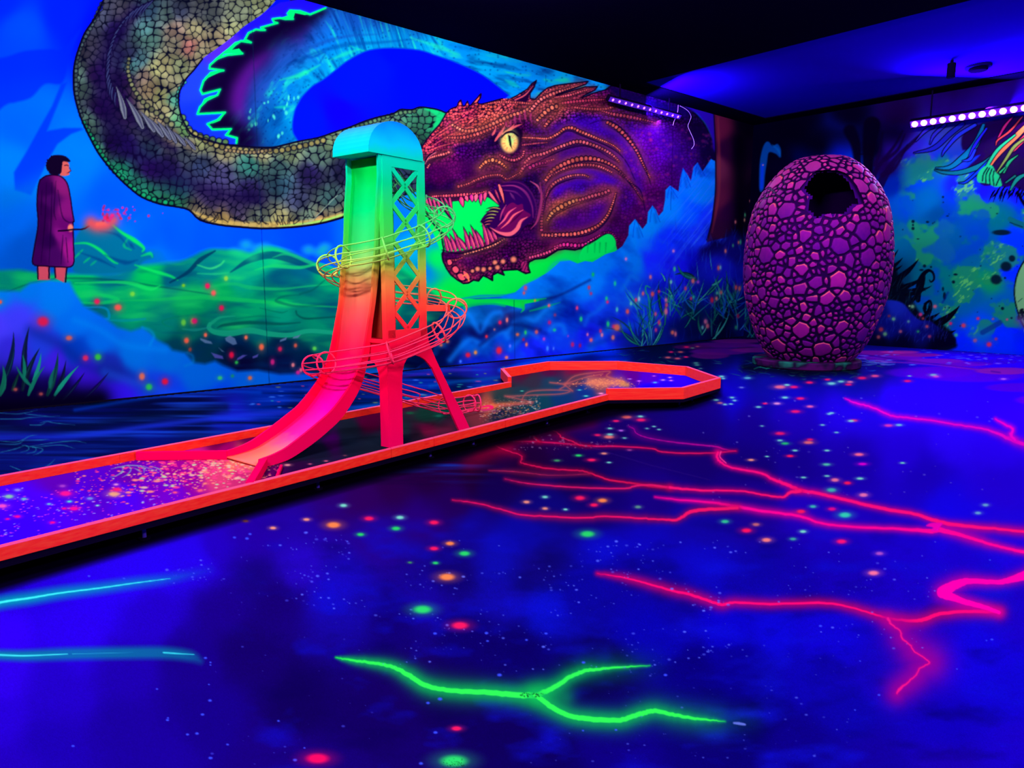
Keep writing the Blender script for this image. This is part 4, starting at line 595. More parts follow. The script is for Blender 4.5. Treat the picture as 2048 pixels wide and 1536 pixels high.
    for x,y,r,col in [(1825,613,4,(120,200,120)),(1870,613,4,(220,110,110)),(1841,629,4,(230,60,110)),(1787,638,4,(110,210,130)),(1817,643,3,(90,170,150)),(1762,659,5,(190,60,70)),(1770,668,4.5,(110,200,110)),(1757,674,4,(180,90,80)),(1778,632,3,(130,50,70)),(1801,663,3.5,(190,100,110)),(1836,663,3,(40,160,100)),(1846,637,3,(150,60,60)),(1854,653,3.5,(190,80,90)),(1859,673,3.5,(160,60,90)),(1901,647,3.5,(225,40,100)),(1927,651,5,(225,70,90)),(1956,637,3.5,(230,50,100)),(1912,670,4,(60,200,130)),(1950,681,4.5,(170,100,130)),(1978,689,5.5,(240,50,90)),(1992,678,3.5,(160,60,130)),(2014,639,2.5,(200,90,100)),(1986,638,2.5,(170,90,120)),(1819,612,2,(160,220,120)),(1526,330,1.5,(220,150,120)),(1500,470,1.5,(120,200,120))]:
        c.dot(x,y,r*1.1,col,None,.25,.8); c.dot(x,y,r*.7,col,None,.95,.5)
    return c

# ---------------------------------------------------------------- floor art
def stars(c, n, x0, y0, x1, y1, R, col=(90,110,255), rmax=2.2, clump=None, al=.8):
    for k in range(n):
        x=R.uniform(x0,x1); y=y0+(y1-y0)*R.rand()
        if clump is not None and vnoise(np.array([x/70.]),np.array([y/28.]),clump)[0]<.45+.25*R.rand(): continue
        r=R.exponential(.55)+.45; r=min(r,rmax); c.dot(x,y,r*1.4,col,r*.85,al*R.uniform(.5,1),.4)

def spot(c,x,y,r,col,ry=None,k=1.):
    ry=ry or r*(.30 if y<960 else .42)
    c.dot(x,y,r*.85,col,ry*.85,.38*k,.8); c.dot(x,y,r*.54,col,ry*.56,.97*k,.45)

def paint_floor():
    c = Canvas(-270, 655, 2330, 1760)
    R = np.random.RandomState(7)
    bg=c.field([(0,850,4,10,50),(150,840,5,20,80),(300,830,2,15,50),(400,840,2,10,45),(100,880,10,20,110),(0,870,20,20,130),(300,870,8,25,130),(450,850,15,45,170),(250,890,3,20,80),(0,930,6,30,100),(100,960,8,60,130),(560,790,0,60,140),(650,780,0,60,140),(760,790,0,50,110),(700,820,0,25,60),(600,830,0,20,60),(860,760,0,60,140),(900,780,0,20,60),(960,760,0,70,140),(1000,740,20,25,110),(950,735,40,40,200),(1050,720,0,60,190),(1120,715,0,80,220),(1200,700,0,90,240),(1180,725,0,20,110),(1300,700,2,15,60),(1280,715,3,12,70),(1400,720,2,8,50),(1450,730,5,10,70),(1380,750,3,10,80),(1500,700,8,20,40),(1300,690,0,30,40),
      (1550,760,10,20,150),(1480,750,10,20,190),(1500,735,3,20,50),(1600,740,2,12,40),(1700,745,8,20,150),(1750,730,20,20,140),(1450,800,14,5,200),(1400,820,18,0,110),(1500,850,20,0,130),(1460,780,10,5,160),(1600,830,28,0,170),(1600,780,12,10,190),(1700,830,32,5,220),(1800,800,38,5,250),(1900,780,40,5,255),(2000,780,42,0,250),(1900,880,42,5,245),(2000,900,42,0,240),(2048,850,50,0,255),(1800,900,35,0,215),(1850,950,28,0,190),(2000,960,36,0,215),(1700,920,28,0,170),(1600,920,22,0,140),(1500,930,20,0,115),(1400,900,22,0,105),(1300,880,24,0,100),(1200,860,24,0,90),(1100,860,40,0,70),(1000,880,60,0,60),(900,900,40,0,60),(960,940,34,0,45),(1050,920,30,0,50),(1150,940,20,0,70),(850,960,36,0,60),(780,980,44,0,70),(720,1000,48,0,90),(650,1010,44,0,110),(900,1000,36,0,85),(1000,980,20,0,80),
      (1100,1010,14,10,120),(1200,1000,20,0,110),(1300,1000,26,0,130),(1400,1050,18,8,160),(1500,1000,28,0,140),(1600,1000,34,0,190),(1700,1050,30,0,190),(1800,1080,26,0,200),(1900,1030,22,5,235),(2000,1080,30,5,225),(1050,1080,12,15,160),(950,1060,18,10,140),(850,1040,40,0,120),(750,1080,36,5,140),(600,1060,34,5,160),(500,1080,36,0,160),(600,1120,38,10,190),(450,1090,36,0,190),(380,1110,38,5,230),(300,1130,38,5,240),(250,1150,40,5,240),(200,1180,40,0,235),(100,1160,36,0,220),(0,1180,30,0,200),(500,1150,22,5,120),(560,1200,22,0,110),(450,1220,26,0,130),(300,1220,34,0,190),(150,1260,42,0,230),(0,1260,50,0,245),(0,1350,46,0,225),(120,1380,34,0,190),(250,1340,30,0,165),(380,1320,24,0,130),(500,1300,20,0,100),(0,1450,38,0,205),(100,1500,28,0,170),(250,1450,26,0,150),(400,1420,22,0,130),(600,1400,16,0,85),(550,1500,24,0,120),(300,1530,26,0,150),(0,1536,34,0,180),
      (700,1200,20,10,150),(680,1180,24,15,190),(780,1230,16,0,110),(850,1190,22,8,150),(900,1140,16,5,110),(1000,1120,14,20,170),(1080,1150,16,10,120),(1150,1200,10,8,150),(1100,1220,10,25,190),(1000,1200,16,15,160),(950,1280,12,0,100),(1050,1290,10,0,95),(1200,1100,12,15,180),(1300,1090,14,10,185),(1250,1150,12,5,150),(1400,1130,14,12,190),(1350,1180,12,5,150),(1500,1150,14,5,160),(1600,1180,18,0,160),(1700,1140,22,0,175),(1800,1180,26,0,190),(1950,1130,26,0,200),(2000,1200,26,0,190),(1300,1260,8,5,170),(1450,1250,10,5,200),(1550,1260,12,10,210),(1650,1270,16,5,205),(1750,1350,20,5,180),(1850,1250,24,0,190),(1950,1300,18,5,215),(2000,1400,16,5,200),(1900,1450,16,0,180),(1700,1420,12,5,160),(1600,1340,12,5,170),(1500,1360,8,0,130),(1480,1320,8,0,140),(1400,1330,8,0,120),(1500,1430,6,0,90),(1400,1460,10,0,110),(1600,1500,12,0,130),(1750,1520,18,0,150),(1900,1530,26,0,170),(2040,1500,24,0,190),
      (1000,1450,14,0,85),(1100,1500,12,0,90),(1200,1480,14,0,120),(1250,1530,14,0,130),(900,1400,16,0,80),(800,1350,20,0,90),(750,1450,18,0,90),(850,1530,20,0,100),(700,1530,22,0,110),(1200,1340,8,0,70),(-200,1300,54,0,240),(-200,1500,40,0,200),(2300,900,50,0,255),(2300,1400,24,0,200),(1300,1700,16,0,130),(600,1700,20,0,120),(2000,1700,24,0,170),(0,1700,36,0,180)],eps=1100,p=2.4,warp=50)
    c.A[:]=bg*np.array([.9,.5,.93])  # nebula paint; lamp falloff and dark zones are painted into it too
    full=(slice(0,c.h),slice(0,c.w))
    n=fbm(c.X/110,c.Y/42,44,4); w=sm(980,1120,c.Y)*sm(420,620,c.X)
    c.mix(full,(np.clip(n-.54,0,1)*2.*w).astype(np.float32),(12,14,200)); c.mix(full,(np.clip(.42-n,0,1)*1.2*w).astype(np.float32),(4,0,60))
    gr=R.rand(c.h,c.w).astype(np.float32)-.5; c.A*=(1+.16*gr*sm(1000,1200,c.Y))[...,None]
    # water streaks by the wall
    st=fbm(c.X/190,c.Y/6.5,46,3); w=(1-sm(930,1010,c.X))*(1-sm(930,990,c.Y))
    c.mix(full,(np.clip(st-.55,0,1)*3*w).astype(np.float32),(15,60,180)); c.mix(full,(np.clip(.45-st,0,1)*3*w).astype(np.float32),(0,8,35))
    for P,wd,col,al in [([(-200,880),(0,872),(150,872),(300,852),(420,838),(520,828),(620,822)],16,(20,45,190),.7),([(150,820),(300,795),(420,782),(520,785)],10,(0,60,180),.5),([(-100,850),(100,858),(260,838),(450,815)],24,(2,12,40),.6),([(0,905),(250,890),(480,860)],34,(3,18,80),.4),([(620,775),(760,760),(860,745),(940,738)],9,(60,20,150),.5),([(700,820),(800,800),(900,790),(960,775),(1000,768)],12,(0,70,150),.6),([(1000,740),(1080,722),(1180,705),(1230,697)],12,(0,80,220),.7),([(1060,730),(1180,716),(1260,712)],8,(0,20,110),.5),([(1000,755),(900,765),(860,772)],10,(0,80,150),.5)]:
        c.glow(cat(P,5),wd,col,al)
    for P in [[(20,932),(35,938),(50,945)],[(50,945),(80,940),(100,928),(110,918)],[(50,945),(90,944),(130,935)],[(50,945),(100,948),(140,947)],[(50,945),(30,955),(0,962),(-40,965)],[(50,945),(35,965),(0,972)],[(50,945),(25,950),(-10,952)],[(60,893),(85,898),(78,906),(66,910)],[(52,892),(70,895),(70,903),(52,908)],[(44,890),(56,893),(56,900),(40,905)],[(0,905),(30,898),(52,890)],[(60,893),(110,885),(150,882),(172,886)],[(65,895),(120,890),(150,897)],[(0,882),(30,884),(45,880),(60,872),(75,870)],[(45,881),(80,880),(98,878)],[(0,888),(35,888),(48,880)],[(0,826),(30,828),(50,826),(75,820)],[(50,828),(70,830),(110,834)],[(0,838),(40,838),(60,835),(120,832)],[(80,846),(95,843),(110,846),(150,850)],[(60,850),(80,850),(92,845)]]:
        c.line(cat(P,6),[1,2,.6],(30,130,150),1.4,.65)
    for k in range(70):
        x=R.uniform(500,1010);y=760-(x-500)*.05+R.uniform(0,60)
        c.dot(x,y,R.uniform(2,6),[(30,160,130),(60,130,230),(200,60,110),(120,140,70)][R.randint(4)],R.uniform(.6,1.1),.6,.5)
    # twiggy growth near the corner
    for k in range(150):
        x=R.uniform(1235,1720);y=R.uniform(690,760); 
        if x<1480 and y>730: continue
        c.blade(x,y,x+R.uniform(-26,26),y+R.uniform(-6,3),R.uniform(-.3,.3),1.6,[(20,110,90),(10,60,60),(40,140,120),(10,40,110)][R.randint(4)],.5)
    for k in range(60):
        x=R.uniform(1510,1760);y=R.uniform(722,752); c.blade(x,y,x+R.uniform(-30,30),y+R.uniform(-5,5),R.uniform(-.3,.3),1.8,[(20,110,80),(20,90,200),(60,170,150)][R.randint(3)],.6)
    c.glow([(1490,735),(1600,745),(1710,742)],26,(2,6,20),.8)
    for x in range(1520,1710,24): c.line(cat([(x-12,738),(x,734),(x+14,737),(x+26,733)],4),[1,2,1],(20,130,90),1.3,.7); c.line([(x,735),(x+4,728)],1.2,(20,130,90),1,.6)
    for k in range(16): 
        x=R.uniform(1725,1780);y=R.uniform(712,733); c.line(cat([(x-14,y-2),(x,y),(x+14,y-1)],3),[1,1.6,1],(90,130,230),1.2,.6)
    # pink stepping path
    def slab(x,y,rx,ry,col,al=.8,tilt=0): 
        sl=c.box(x-rx*1.2,y-ry*1.6-abs(tilt),x+rx*1.2,y+ry*1.6+abs(tilt))
        if sl: d=np.sqrt(((c.X[sl]-x)/rx)**2+((c.Y[sl]-y-(c.X[sl]-x)/rx*tilt)/ry)**2); c.mix(sl,(1-sm(.82,1.12,d))*al,col)
    for a in [(1450,690,70,6,(90,12,110)),(1480,682,60,4,(110,20,110)),(1440,703,62,7,(80,8,110)),(1510,700,50,5,(100,16,100)),(1420,711,40,7,(75,8,90)),(1560,692,60,5,(90,10,110)),(1385,694,40,5,(60,10,80)),(1740,706,70,5,(150,20,140)),(1830,710,55,4,(150,20,130)),(1780,716,70,5,(120,10,170)),(1870,722,60,5,(140,20,170)),(1930,728,55,5,(120,10,180)),(1800,704,40,3,(190,40,140)),(1930,748,120,16,(95,0,200),.6,3),(1860,745,90,12,(90,0,210),.5),(2010,742,60,7,(150,30,150),.7),(2040,775,70,9,(90,0,190),.6),(2100,800,70,12,(110,0,190),.6),(1990,724,50,5,(60,0,190),.5)]:
        slab(*a[:5],*(a[5:] or (.75,)))
    c.line(cat([(1700,705),(1800,720),(1900,732),(2000,745)],4),3,(40,0,140),2,.5); c.line(cat([(1740,722),(1850,728),(1980,742)],4),2.5,(190,40,190),2.5,.5)
    for k in range(60):
        x=R.uniform(1700,2048); y=700+R.uniform(0,30); c.dot(x,y,R.uniform(2,7),[(90,140,255),(60,90,255),(140,120,255)][R.randint(3)],R.uniform(.5,1.1),.6,.5)
    c.glow([(1720,690),(1900,700),(2048,706)],14,(0,10,80),.5)
    # ---- neon cracks
    def crack(P,w,col,g,gc=None,al=1.,gal=.8,jag=2.,n=6):
        p=cat(P,n); rr=np.random.RandomState(int(P[0][0])%997); p=p.copy(); 
        p[1:-1]+=(rr.rand(len(p)-2,2)-.5)*np.array([jag,jag*.6])
        c.glow(p,[x*1.25 for x in g],gc or col,gal,1.9); c.line(p,[x*.85 for x in w],col,1.4,al)
    PK=(255,20,120); RD=(255,10,70); MG=(255,0,165)
    crack([(1690,797),(1712,806),(1742,814),(1768,825),(1785,832),(1820,836),(1870,842),(1930,852),(1975,860),(2020,878),(2060,892),(2140,915)],[1,3,3,4,3,3,3,3,4,8,8,10],(225,5,185),[6,14,14,16,14,14,14,16,20,26,30],(200,0,170),1,.75)
    crack([(1991,838),(2008,848),(2026,858),(2022,870),(2030,880)],[2,4,5,6,5],(235,0,190),[10,14,16,16],(210,0,180))
    crack([(1258,853),(1268,858),(1272,866),(1290,874),(1330,882),(1380,888),(1430,893),(1450,899),(1472,902)],[1,1.5,1.5,2,2,3,3,3,2],(185,10,140),[8,20,18,12,10,10],(120,0,110),.9,.5,1)
    crack([(996,883),(1060,883),(1140,888),(1180,892),(1240,893),(1303,897),(1320,903),(1360,906),(1420,906),(1472,902)],[1,2.6,2.6,3,3,2.6,3,3,2.6,2],(225,20,90),[10,12,12,10,12,10],(150,0,60),.95,.6,1)
    crack([(1096,857),(1115,866),(1125,876),(1145,883),(1160,890),(1180,892)],[1.4,2.4,2.6,3,3],(215,20,75),[34,22,14,12],(120,0,45),.9,.6,2)
    crack([(1048,868),(1065,871),(1074,880),(1080,884)],[2,4,4,2],(190,10,60),[30,22,12],(130,0,45),.8,.7,2)
    c.glow(cat([(960,905),(1000,885),(1060,862),(1120,848),(1180,842)],5),44,(90,0,40),.65)
    c.glow(cat([(940,925),(980,905),(1010,890)],4),50,(130,0,40),.5)
    crack([(985,888),(1010,900),(1040,910),(1044,917),(1042,925),(1060,930),(1090,936),(1130,940),(1165,942),(1190,950),(1220,960),(1260,966),(1300,972),(1340,975)],[1,2,2,2,2,2.4,3,3,3,3.5,4,4,5,6],(225,20,80),[30,18,12,14,14,14,16,18],(150,0,50),.95,.65,2)
    crack([(978,941),(1010,942),(1040,944),(1090,950),(1130,950),(1180,948)],[1,2,1.5,1.5,1,1],(200,40,90),[6,12,16,16,12,10],(140,20,60),.8,.55,1)
    crack([(1010,958),(1050,966),(1110,972),(1180,976),(1250,977),(1270,972),(1300,970),(1340,975)],[1,2,3,3,3.5,4,4,5],(235,25,100),[10,14,14,14,12,14],(160,10,70),.95,.6,1)
    crack([(1436,905),(1434,915),(1444,926),(1470,937),(1520,946),(1545,958),(1575,970),(1600,980),(1640,988),(1700,1002),(1770,1018),(1830,1028),(1880,1044),(1930,1052),(2000,1058),(2060,1065),(2200,1080)],[5,5,4,4,5,6,8,8,7,7,8,7,9,8,6,6,8],(255,15,120),[22,20,14,16,18,20,20,18,20,20,24,26,22],(230,0,110),1,.75)
    c.line(cat([(1442,903),(1440,914),(1452,926)],4),2,(255,60,140),1.2); 
    crack([(1340,975),(1390,980),(1440,981),(1490,983),(1530,990),(1565,994),(1580,985),(1600,982)],[6,5,4,4,4,5,7,8],(255,20,110),[18,18,16,14,14,16],(210,0,90),1,.65)
    crack([(1310,994),(1360,1000),(1430,1006),(1470,1013),(1540,1024),(1600,1032),(1640,1046),(1700,1053),(1800,1058),(1860,1062),(1880,1060),(1930,1072),(1980,1088),(2020,1098),(2060,1106),(2160,1118)],[1,3,5,7,6,6,5,5,6,10,12,8,6,6,8,8],(255,5,145),[8,14,18,22,20,20,18,20,26,30,22,20,24],(235,0,130),1,.75)
    c.poly(cat([(1852,1052),(1862,1046),(1885,1046),(1880,1054),(1876,1062),(1862,1062),(1866,1055)],4,True),(240,0,170),2.5)
    crack([(905,1000),(950,1006),(1000,1018),(1040,1029),(1100,1033),(1160,1036),(1210,1033),(1270,1036),(1310,1038),(1350,1040),(1366,1033),(1380,1024),(1410,1019),(1450,1017),(1475,1016)],[1,2.4,2.6,3,3.4,3.6,3.4,4,4,6,7,8,8,7,6],(245,20,100),[8,14,18,20,20,20,18,18,20,22,18],(180,10,70),1,.65)
    crack([(1195,1147),(1240,1154),(1290,1166),(1340,1180),(1390,1192),(1430,1206),(1448,1209),(1470,1205),(1540,1208),(1620,1206),(1660,1207),(1700,1214),(1740,1226),(1780,1237),(1825,1242),(1850,1238),(1880,1228),(1930,1223),(1980,1223),(1998,1224)],[1,3,4,5,6,6,6,5,5,5,5,4,4,5,7,9,8,7,8,3],(255,10,110),[14,26,30,30,30,28,26,26,30,34,40,36,34,36],(215,5,85),1,.7)
    crack([(1998,1225),(1960,1212),(1920,1200),(1885,1186),(1895,1178),(1915,1168),(1940,1162),(1990,1164),(2020,1160),(2060,1146),(2110,1120)],[8,11,14,24,26,20,13,10,14,24,34],(255,0,165),[26,34,40,48,44,34,28,34,44],(220,0,140),1,.75)
    P=[(1776,1237),(1782,1248),(1800,1262),(1804,1276),(1822,1292),(1830,1304),(1859,1324),(1840,1336),(1832,1350),(1812,1368),(1799,1378),(1794,1387)]
    c.glow(cat(P,5),[40,60,70,80,96,90,80,70,60],(170,0,130),.75,1.3); crack(P,[6,4,3,4,3,3,3,3,3,4,7,3],(235,20,130),[8,8],(200,0,120),.95,.5,2)
    # green crack
    G=(30,245,85)
    A=[(672,1315),(700,1320),(740,1325),(785,1334),(820,1352),(850,1370),(880,1378),(930,1383),(980,1385),(1030,1390),(1075,1391)]
    B=[(1075,1390),(1110,1374),(1140,1354),(1170,1342),(1200,1338),(1250,1334),(1300,1331)]
    C=[(1070,1390),(1085,1400),(1105,1415),(1140,1432),(1180,1438),(1240,1440),(1280,1428),(1310,1422),(1350,1430),(1390,1437),(1430,1441),(1450,1443)]
    c.glow(cat(A,5),[6,26,40,52,60,60,56,60],(10,150,70),.75,1.3); c.glow(cat(B,5),[60,60,56,60,64,70],(5,120,70),[.8,.8,.8,.5,.15],1.3); c.glow(cat(C+[(1500,1440)],5),[60,60,56,60,66,70,70,60],(10,140,75),[.8,.8,.8,.7,.6,.15],1.3)
    c.glow([(1085,1388),(1130,1395)],50,(10,120,75),.7)
    for Q,w in [(A,[1,5,7,9,12,12,11,12,13,14,15]),(B,[12,12,10,9,7,4,1]),(C,[10,12,13,12,13,12,12,11,9,7,3,1])]:
        p=cat(Q,8); p[1:-1]+=(R.rand(len(p)-2,2)-.5)*1.6; c.glow(p,[x*2.6+4 for x in w],(15,190,80),.6,1.4); c.line(p,[x*.8 for x in w],(45,250,80),1.6)
    for k in range(40): x=R.uniform(1040,1090); c.dot(x,1390+R.uniform(-4,4),.9,(10,80,40))
    # cyan strokes at left
    A=[(-260,1262),(-100,1228),(0,1205),(60,1196),(120,1186),(200,1176),(270,1166),(340,1157)]
    c.line(cat(A+[(420,1140)],5),[24,26,26,24,22,20,14],(0,165,165),16,[.8,.8,.8,.75,.65,.5,.1]); c.line(cat(A,5),[5,5,4.5,4,3,2.6,2,1],(60,250,235),1.5)
    A=[(-260,1300),(0,1310),(60,1311),(135,1308)]
    c.line(cat(A+[(250,1306),(330,1306),(380,1312),(400,1322)],5),[20,20,22,24,24,24,22,12],(5,135,145),12,[.85,.85,.75,.7,.65,.4])
    c.line(cat(A,5),[3,3.4,3,1.6],(60,230,225),1.5); c.line([(145,1308),(180,1307),(265,1305)],[1.4,1,.5],(50,190,210),1.3,.8); c.line([(327,1305),(350,1307),(388,1309)],[3,3,1],(50,210,215),1.4)
    # speckled star fields
    stars(c,900,560,1080,1460,1345,R,(95,120,255),2.2,61); stars(c,200,330,1060,700,1170,R,(90,110,255),2.4,62); stars(c,180,1400,1080,1900,1300,R,(100,120,255),2.,63); stars(c,60,420,1180,760,1530,R,(70,80,230),2.4,None,.6); stars(c,90,1050,1300,1700,1530,R,(90,110,240),2,None,.6); stars(c,90,1400,790,2000,1000,R,(140,150,235),1.8,None,.45)
    stars(c,220,1000,850,1260,900,R,(150,110,150),1.6,66,.7)
    for x,y,r in [(420,1401,4),(402,1392,0),(335,1440,3.5),(336,1436,2.5),(405,1429,4),(375,1469,3.5),(394,1467,4),(455,1489,3),(421,1516,4.5),(557,1442,3),(590,1520,4.5),(609,1496,2.5),(146,1492,3.5),(314,1378,2.5),(418,1369,2),(411,1316,3.5),(421,1325,2.5),(421,1330,2),(500,1068,3.5),(494,1077,4),(469,1075,3.5),(178,1152,3),(248,1157,2.5),(870,1305-38,4),(973,1266,4),(975,1282,3),(1092,1267,3.5),(1053,1280,3),(999,1350,5),(880,1398,5),(856,1406,4),(871,1465,4.5),(842,1527,4.5),(1167,1325,4),(1331,1350,4),(1232,1460,3),(1166,1461,2.5),(1641,1252,3.5),(1758,1390,3),(1710,1420,2),(1914,1338,2),(1984,1279,3),(1973,1281,2),(1980,1120,2),(1720,1322,2)]:
        if r: c.dot(x,y,r*.8,(60,85,255),r*.5,.85,.4)
    c.line([(1468,1446),(1478,1447),(1490,1449)],[4,6,4],(110,130,230),1.5,.8)
    # coloured splashes
    GR=(40,225,100); OR=(255,140,70); PC=(240,150,120); CY=(120,230,190); HR=(255,25,90); VI=(200,110,230)
    for x,y,r,col in [(945,1068,0,GR),(667,1050,19,OR),(738,1037,13,HR),(613,1039,9,PC),(546,1056,9,PC),(491,1042,8,(110,60,50)),(687,1011,10,CY),(721,1069,10,GR),(792,1057,12,GR),(900,1087,12,OR),(868,1097,12,HR),(929,1107,15,GR),(871,1126,8,GR),(820,1125,6,(60,140,90)),(894,1154,22,OR),(845,1219,26,GR),(920,1251,23,HR),(913,1457,14,HR),(635,1517,32,(255,10,90)),(908,1522,38,GR),(800,1035,11,CY),(1175,1068,20,GR),
        (1053,1004,9,PC),(1090,994,8,CY),(1160,996,14,HR),(1205,1001,13,OR),(1188,1010,11,HR),(1090,1017,8,PC),(1131,1019,6,CY),(1276,1014,9,(90,150,130)),(868,1045,13,HR),(1157,911,9,GR),(1114,921,9,(60,150,90)),(1208,907,8,PC),(1183,920,12,HR),(1218,925,6,CY),(1259,900,7,(150,60,130)),(1195,870,9,HR),(1218,874,14,(255,130,100)),(1220,869,9,CY),(1249,876,6,CY),(1220,857,7,CY),(1242,861,7,VI),(1253,834,14,(255,110,90)),(1232,842,9,HR),(1281,833,8,CY),(1282,840,13,HR),(1294,857,5,CY),(1308,853,5,CY),(1318,859,5,CY),
        (1444,888,0,CY),(1560,867,14,HR),(1560,881,8,CY),(1570,887,11,GR),(1617,885,14,(255,120,100)),(1620,879,9,HR),(1590,901,7,CY),(1580,912,10,HR),(1502,920,9,PC),(1534,913,5,CY),(1654,901,7,CY),(1653,929,11,(80,200,160)),(1654,952,7,CY),(1607,955,7,CY),(1720,957,10,CY),(1718,909,13,(255,110,140)),(1725,928,12,(225,0,200)),(1670,960,11,(240,120,150)),(1695,966,10,HR),(1663,980,13,(60,190,160)),(1727,990,12,(240,120,170)),(1805,926,7,CY),(1971,1010,9,(100,170,200)),(1956,1026,9,(100,170,200)),
        (1591,823,13,HR),(1524,852,5,CY),(1645,850,6,CY),(1673,865,6,CY),(1708,841,10,HR),(1702,842,9,CY),(1777,851,12,(240,60,160)),(1798,850,9,CY),(1663,830-4,7,CY),(1658,828,6,CY),(1620,813,10,(240,100,150)),(1601,797,11,HR),(1570,795,9,CY),(1554,807,10,(230,150,190)),(1530,807,7,HR),(1517,814,7,CY),(1464,795,7,CY),(1469,801,6,CY),(1432,800,8,CY),(1450,809,6,CY),(1440,806,8,(180,110,110)),(1462,813-5,5,CY),(1560,774,16,(240,110,120)),(1588,774,11,HR),(1574,770,8,CY),(1619,765,10,HR),(1663,767,12,CY),(1682,763,9,CY),(1655,759,8,HR),(1700,764,9,(230,120,150)),(1697,769,9,HR),(1724,756,12,HR),(1750,752,11,(250,80,130)),(1867,750,10,CY),(1815,762,10,HR),(1819,752,5,CY),(1872,753,9,(220,80,200)),(2007,758,8,VI),(1443,753,8,CY),(1495,756,10,(80,180,190)),(1483,775,6,(100,120,200)),(1446,757,6,CY),
        (1336,715,8,(200,90,90)),(1355,717,8,(200,80,90)),(1373,694,7,HR),(1342,704,6,HR),(1361,704,7,(210,90,80)),(1372,714,6,HR),(1392,726,7,(60,140,120)),(1394,730,7,(60,140,120)),(1401,737,5,(60,120,120)),(1395,693,5,(200,90,90)),(1385,696,5,(90,150,100)),
        (1675,1030,0,HR),(1626,1013,9,(60,190,170)),(1690,1030,17,(50,220,170)),(1664,1018,11,(230,10,130)),(1602,1023,12,HR),(1450,1043,11,(50,200,140)),(1512,1049,10,(190,100,110)),(1493,1061,14,(255,20,90)),(1533,1080,13,(250,130,120)),(1606,1063,9,CY),(1586,1078,9,(60,170,150)),(1683,1083,14,(255,20,110)),(1759,1107,11,(170,80,190)),(1747,1146,15,(250,120,150)),(1370,1062,0,GR)]:
        if r: spot(c,x,y,r*1.05,col,None,.78 if y<900 else 1.)
    for k in range(60): c.dot(R.normal(912,12),R.normal(1530,5),.9,(10,60,30),.6,.8,.3)
    # shade under the raised course, painted near-black into the floor
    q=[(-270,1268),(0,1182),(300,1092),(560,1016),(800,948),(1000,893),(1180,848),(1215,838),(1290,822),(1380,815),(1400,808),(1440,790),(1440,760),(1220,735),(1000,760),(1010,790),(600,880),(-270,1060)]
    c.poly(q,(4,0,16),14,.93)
    # faint scratch on the floor
    c.line([(1150,885),(1300,930),(1420,960)],1.2,(70,40,130),1.5,.3)
    return c

